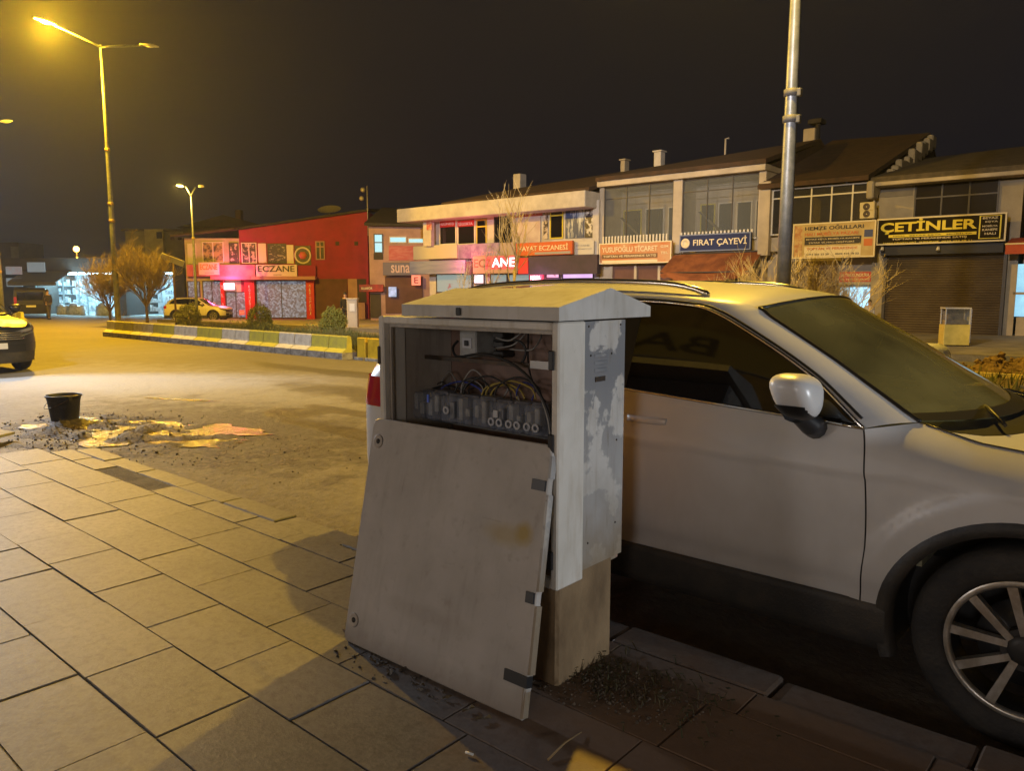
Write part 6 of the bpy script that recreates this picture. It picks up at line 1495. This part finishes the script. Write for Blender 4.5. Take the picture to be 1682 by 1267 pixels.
# small utility box behind the cabinet's left edge
ux, uy = -6.9, 33.5; z0 = groundw(ux, uy)+.10
ub = thing("utility_box", "small pale utility box with a sign, just left of the cabinet in the distance", "utility box", (ux, uy, z0), a=0)
ORG[ub.name] = Vector((0, 0, 0)); ub.location = (ux, uy, z0)
b = MB(); b.bbox(-.22, .22, -.18, .18, .0, 1.25, .02); b.build("case", M['cream'], ub)
b = MB(); b.bbox(-.25, .25, -.21, .21, 1.253, 1.31, .01); b.build("lid", M['cream'], ub)
b = MB(); b.box(-.10, .12, -.192, -.182, .75, 1.08); b.build("plate", M['frame_white'], ub)
# dark van at the left
def van(label, x, y, rz):
    z0 = groundw(x, y); root = thing("van", label, "van", (x, y, z0), a=0, group="cars further along the street"); ORG[root.name] = Vector((0, 0, 0)); root.location = (x, y, z0); root.rotation_euler = (0, 0, rz)
    pmv = mat("dark_van_paint", (.02, .018, .018), .35, coat=.4)
    prof = [(-2.35, .30), (2.30, .30), (2.42, .55), (2.36, .95), (1.75, 1.12), (1.15, 1.80), (.9, 1.88), (-2.25, 1.92), (-2.38, 1.75), (-2.42, .9)]
    rows = []
    for yy, k in ((-.90, .9), (-.93, 1), (.93, 1), (.90, .9)): rows.append([(px*(.995 if k < 1 else 1), yy*(1-.12*max(0, (pz-1.05)/.85)), pz*(1 if k == 1 else .998)) for px, pz in prof])
    b = MB(); b.grid(rows, False, True); b.add(rows[0], [tuple(range(10))]); b.add(rows[-1], [tuple(reversed(range(10)))]); recalc(b.build("body", pmv, root))
    b = MB(); b.box(-2.425, -2.40, -.70, .70, 1.15, 1.66); b.build("rear_window", M['pane'], root)
    b = MB(); b.box(-2.43, -2.415, -.26, .26, .72, .84); b.build("number_plate", M['plate'], root)
    for sd in (-1, 1):
        b = MB(); b.box(-2.43, -2.40, sd*.80-.07, sd*.80+.07, .85, 1.35); b.build("tail_light", M['red_lens'], root)
        b = MB(); b.box(-2.1, 1.2, sd*.865-.012, sd*.865+.012, 1.18, 1.62); b.build("window", M['pane'], root)
        for cx_ in (-1.5, 1.6):
            b = MB(); b.lathe([(0, -.1), (.2, -.1), (.32, -.09), (.33, 0), (.32, .09), (.2, .10), (0, .08)], 24, Matrix.Translation((cx_, sd*.86, .33)) @ Matrix.Rotation(R(90), 4, 'X')); b.build("wheel", M['tyre'], root)
van("dark van seen from behind, parked before the bright corner shops", -31.0, 50.0, R(120))
# ================================================================== PEOPLE
def person(label, x, y, z0, face, coat, trousers, pose=0, h=1.72, hat=None):
    root = thing("person", label, "person", (x, y, z0), a=0, group="passers-by in the distance"); ORG[root.name] = Vector((0, 0, 0)); root.location = (x, y, z0); root.rotation_euler = (0, 0, face); s_ = h/1.72; root.scale = (s_, s_, s_)
    def skin(name, verts, edges, radii, m, rootv=0, sub=1):
        me = bpy.data.meshes.new(name); me.from_pydata(verts, edges, []); ob = bpy.data.objects.new(name, me); sc.collection.objects.link(ob)
        md = ob.modifiers.new("skin", 'SKIN'); md.use_smooth_shade = True
        for i, rr in enumerate(radii): me.skin_vertices[0].data[i].radius = (rr, rr) if not isinstance(rr, tuple) else rr
        me.skin_vertices[0].data[rootv].use_root = True
        sb = ob.modifiers.new("sub", 'SUBSURF'); sb.levels = sub; sb.render_levels = sub
        dg = bpy.context.evaluated_depsgraph_get(); m2 = bpy.data.meshes.new_from_object(ob.evaluated_get(dg)); bpy.data.objects.remove(ob)
        for p in m2.polygons: p.use_smooth = True
        m2.materials.clear(); m2.materials.append(m); m2.name = name; o2 = bpy.data.objects.new(name, m2); sc.collection.objects.link(o2); o2.parent = root; return o2
    st_ = .20 if pose else .02  # stride
    V = [(0,0,.95), (0,0,1.15), (0,0,1.36), (0,.01,1.47), (0,-.015,1.62), (0,-.015,1.70),
         (-.17,0,1.40), (-.21,.06*pose+.02,1.14), (-.20,-.10*pose-.04,.92), (-.20,-.12*pose-.05,.84),
         (.17,0,1.40), (.21,-.06*pose+.02,1.14), (.20,.10*pose-.04,.92), (.20,.10*pose-.06,.84),
         (-.09,0,.90), (-.10,-st_*.5,.50), (-.10,-st_+.04,.09), (-.10,-st_-.10,.04),
         (.09,0,.90), (.10,st_*.4,.50), (.10,st_+.02,.10), (.10,st_-.10,.04)]
    Ed = [(0,1),(1,2),(2,3),(3,4),(4,5),(2,6),(6,7),(7,8),(8,9),(2,10),(10,11),(11,12),(12,13),(0,14),(14,15),(15,16),(16,17),(0,18),(18,19),(19,20),(20,21)]
    Rd = [(.15,.11),(.14,.10),(.16,.10),.055,(.085,.10),(.06,.07),.06,.045,.032,.035,.06,.045,.032,.035,.09,.062,.042,.04,.09,.062,.042,.04]
    if 'skin' not in M: M['skin'] = mat("skin", (.42, .26, .18), .6)
    skin("body", V, Ed, Rd, M['skin'])
    jk = mat("coat_cloth", coat, .9, tuple(x*.6 for x in coat), 8)
    up_ = [0,1,2,6,7,8,10,11,12]; ix = {v: i for i, v in enumerate(up_)}
    skin("coat", [V[i] if i else (0, 0, .84) for i in up_], [(ix[a], ix[b_]) for a, b_ in Ed if a in ix and b_ in ix], [(.19,.145),(.175,.13),(.185,.125),.078,.062,.048,.078,.062,.048], jk)
    lo_ = [0,14,15,16,18,19,20]; ix = {v: i for i, v in enumerate(lo_)}
    skin("trousers", [V[i] for i in lo_], [(ix[a], ix[b_]) for a, b_ in Ed if a in ix and b_ in ix], [(.16,.12),.105,.078,.058,.105,.078,.058], mat("trouser_cloth", trousers, .9))
    b = MB(); b.ball((0, .012, 1.665), .108, 12, (.86, 1.0, .95)); b.build("hat" if hat else "hair", mat("hair_dark" if not hat else "hat_cloth", hat or (.02, .015, .012), .8), root)
    for sd in (-1, 1):
        b = MB(); yy = V[17 if sd < 0 else 21][1]; b.bbox(sd*.10-.045, sd*.10+.045, yy-.05, yy+.19, 0, .085, .02); b.build("shoe", M['black'], root)
person("person in dark coat walking before the bright corner shops at the left", -27.35, 45.6, groundw(-27.35, 45.6), R(60), (.035, .028, .028), (.06, .05, .05), 1)
person("person in black standing beside the round bush with yellow-green tips", -8.45, 39.2, groundw(-8.45, 39.2)+.0, R(10), (.015, .014, .016), (.02, .02, .025), 0)
pz = ground(*to_street(12.6, 27.2))+.15
person("small figure in pale top standing by the bright blue doorway right of the cream sign", 12.55, 27.15, pz, R(-20), (.50, .50, .55), (.05, .05, .07), 0, 1.22)
# ================================================================== NEAR-SIDE SHOP behind the viewer (seen mirrored in the car window)
AN = AS+math.pi
NB = thing("near_shop_building", "dark shop building across the pavement, mirrored in the side window of the white car", "building", (3, 4.6, 0), a=AN)
b = MB(); b.box(-14, 22, 4.6, 14, -.1, 9.5); b.build("wall", mat("near_wall", (.20, .17, .15), .85, (.13, .11, .10), 2), NB)
for x in (-9, -3, 3, 9, 15):
    window(NB, (x-1.9, x+1.9, .5, 2.6), 4.6, M['frame_dark'], M['pane'], 2, .08)
for x in (-9, -3, 3, 9, 15): window(NB, (x-1.2, x+1.2, 3.9, 5.4), 4.6, M['frame_dark'], M['pane'], 2, .08)
sign("long pale sign with black letters on the near shop, seen mirrored in the car window", (3.2, 11.5, 6.5, 7.9), 4.6, mat("pale_near_sign", (.20, .20, .21), .6), [("BARAKA", .30, .97, .22, .78, W_['dark'])], a=AN, group=None)
for i, x in enumerate((-1.2, 5.5)):
    fx_ = thing("wall_lamp", ("right" if i == 0 else "left")+" tubular shop lamp on the near facade, behind the viewer", "lamp", (x, 4.4, 3.3), a=AN, group="lamps of the near shop")
    b = MB(); b.bbox(x-.6, x+.6, 4.42, 4.595, 3.22, 3.34, .02); b.build("case", M['lamp_shell'], fx_)
    b = MB(); b.tube([(x-.5, 4.38, 3.2), (x+.5, 4.38, 3.2)], .025, 8); b.build("tube", glow("warm_tube", (1, .8, .68), 6), fx_)
# ================================================================== NIGHT HAZE
hm = bpy.data.materials.new("night_haze"); hm.use_nodes = True; nt = hm.node_tree
for n_ in list(nt.nodes): nt.nodes.remove(n_)
ho = nt.nodes.new("ShaderNodeOutputMaterial"); hv = nt.nodes.new("ShaderNodeVolumePrincipled")
hv.inputs["Color"].default_value = (.80, .86, 1.0, 1); hv.inputs["Density"].default_value = .00065; hv.inputs["Anisotropy"].default_value = .72
nt.links.new(hv.outputs[0], ho.inputs["Volume"])
b = MB(); b.box(-640, 640, -420, 740, -2.6, 40)
structure(b.build("haze", hm, org=(0, 0, 0)), "stuff", "thin night haze glowing round the street lamps")
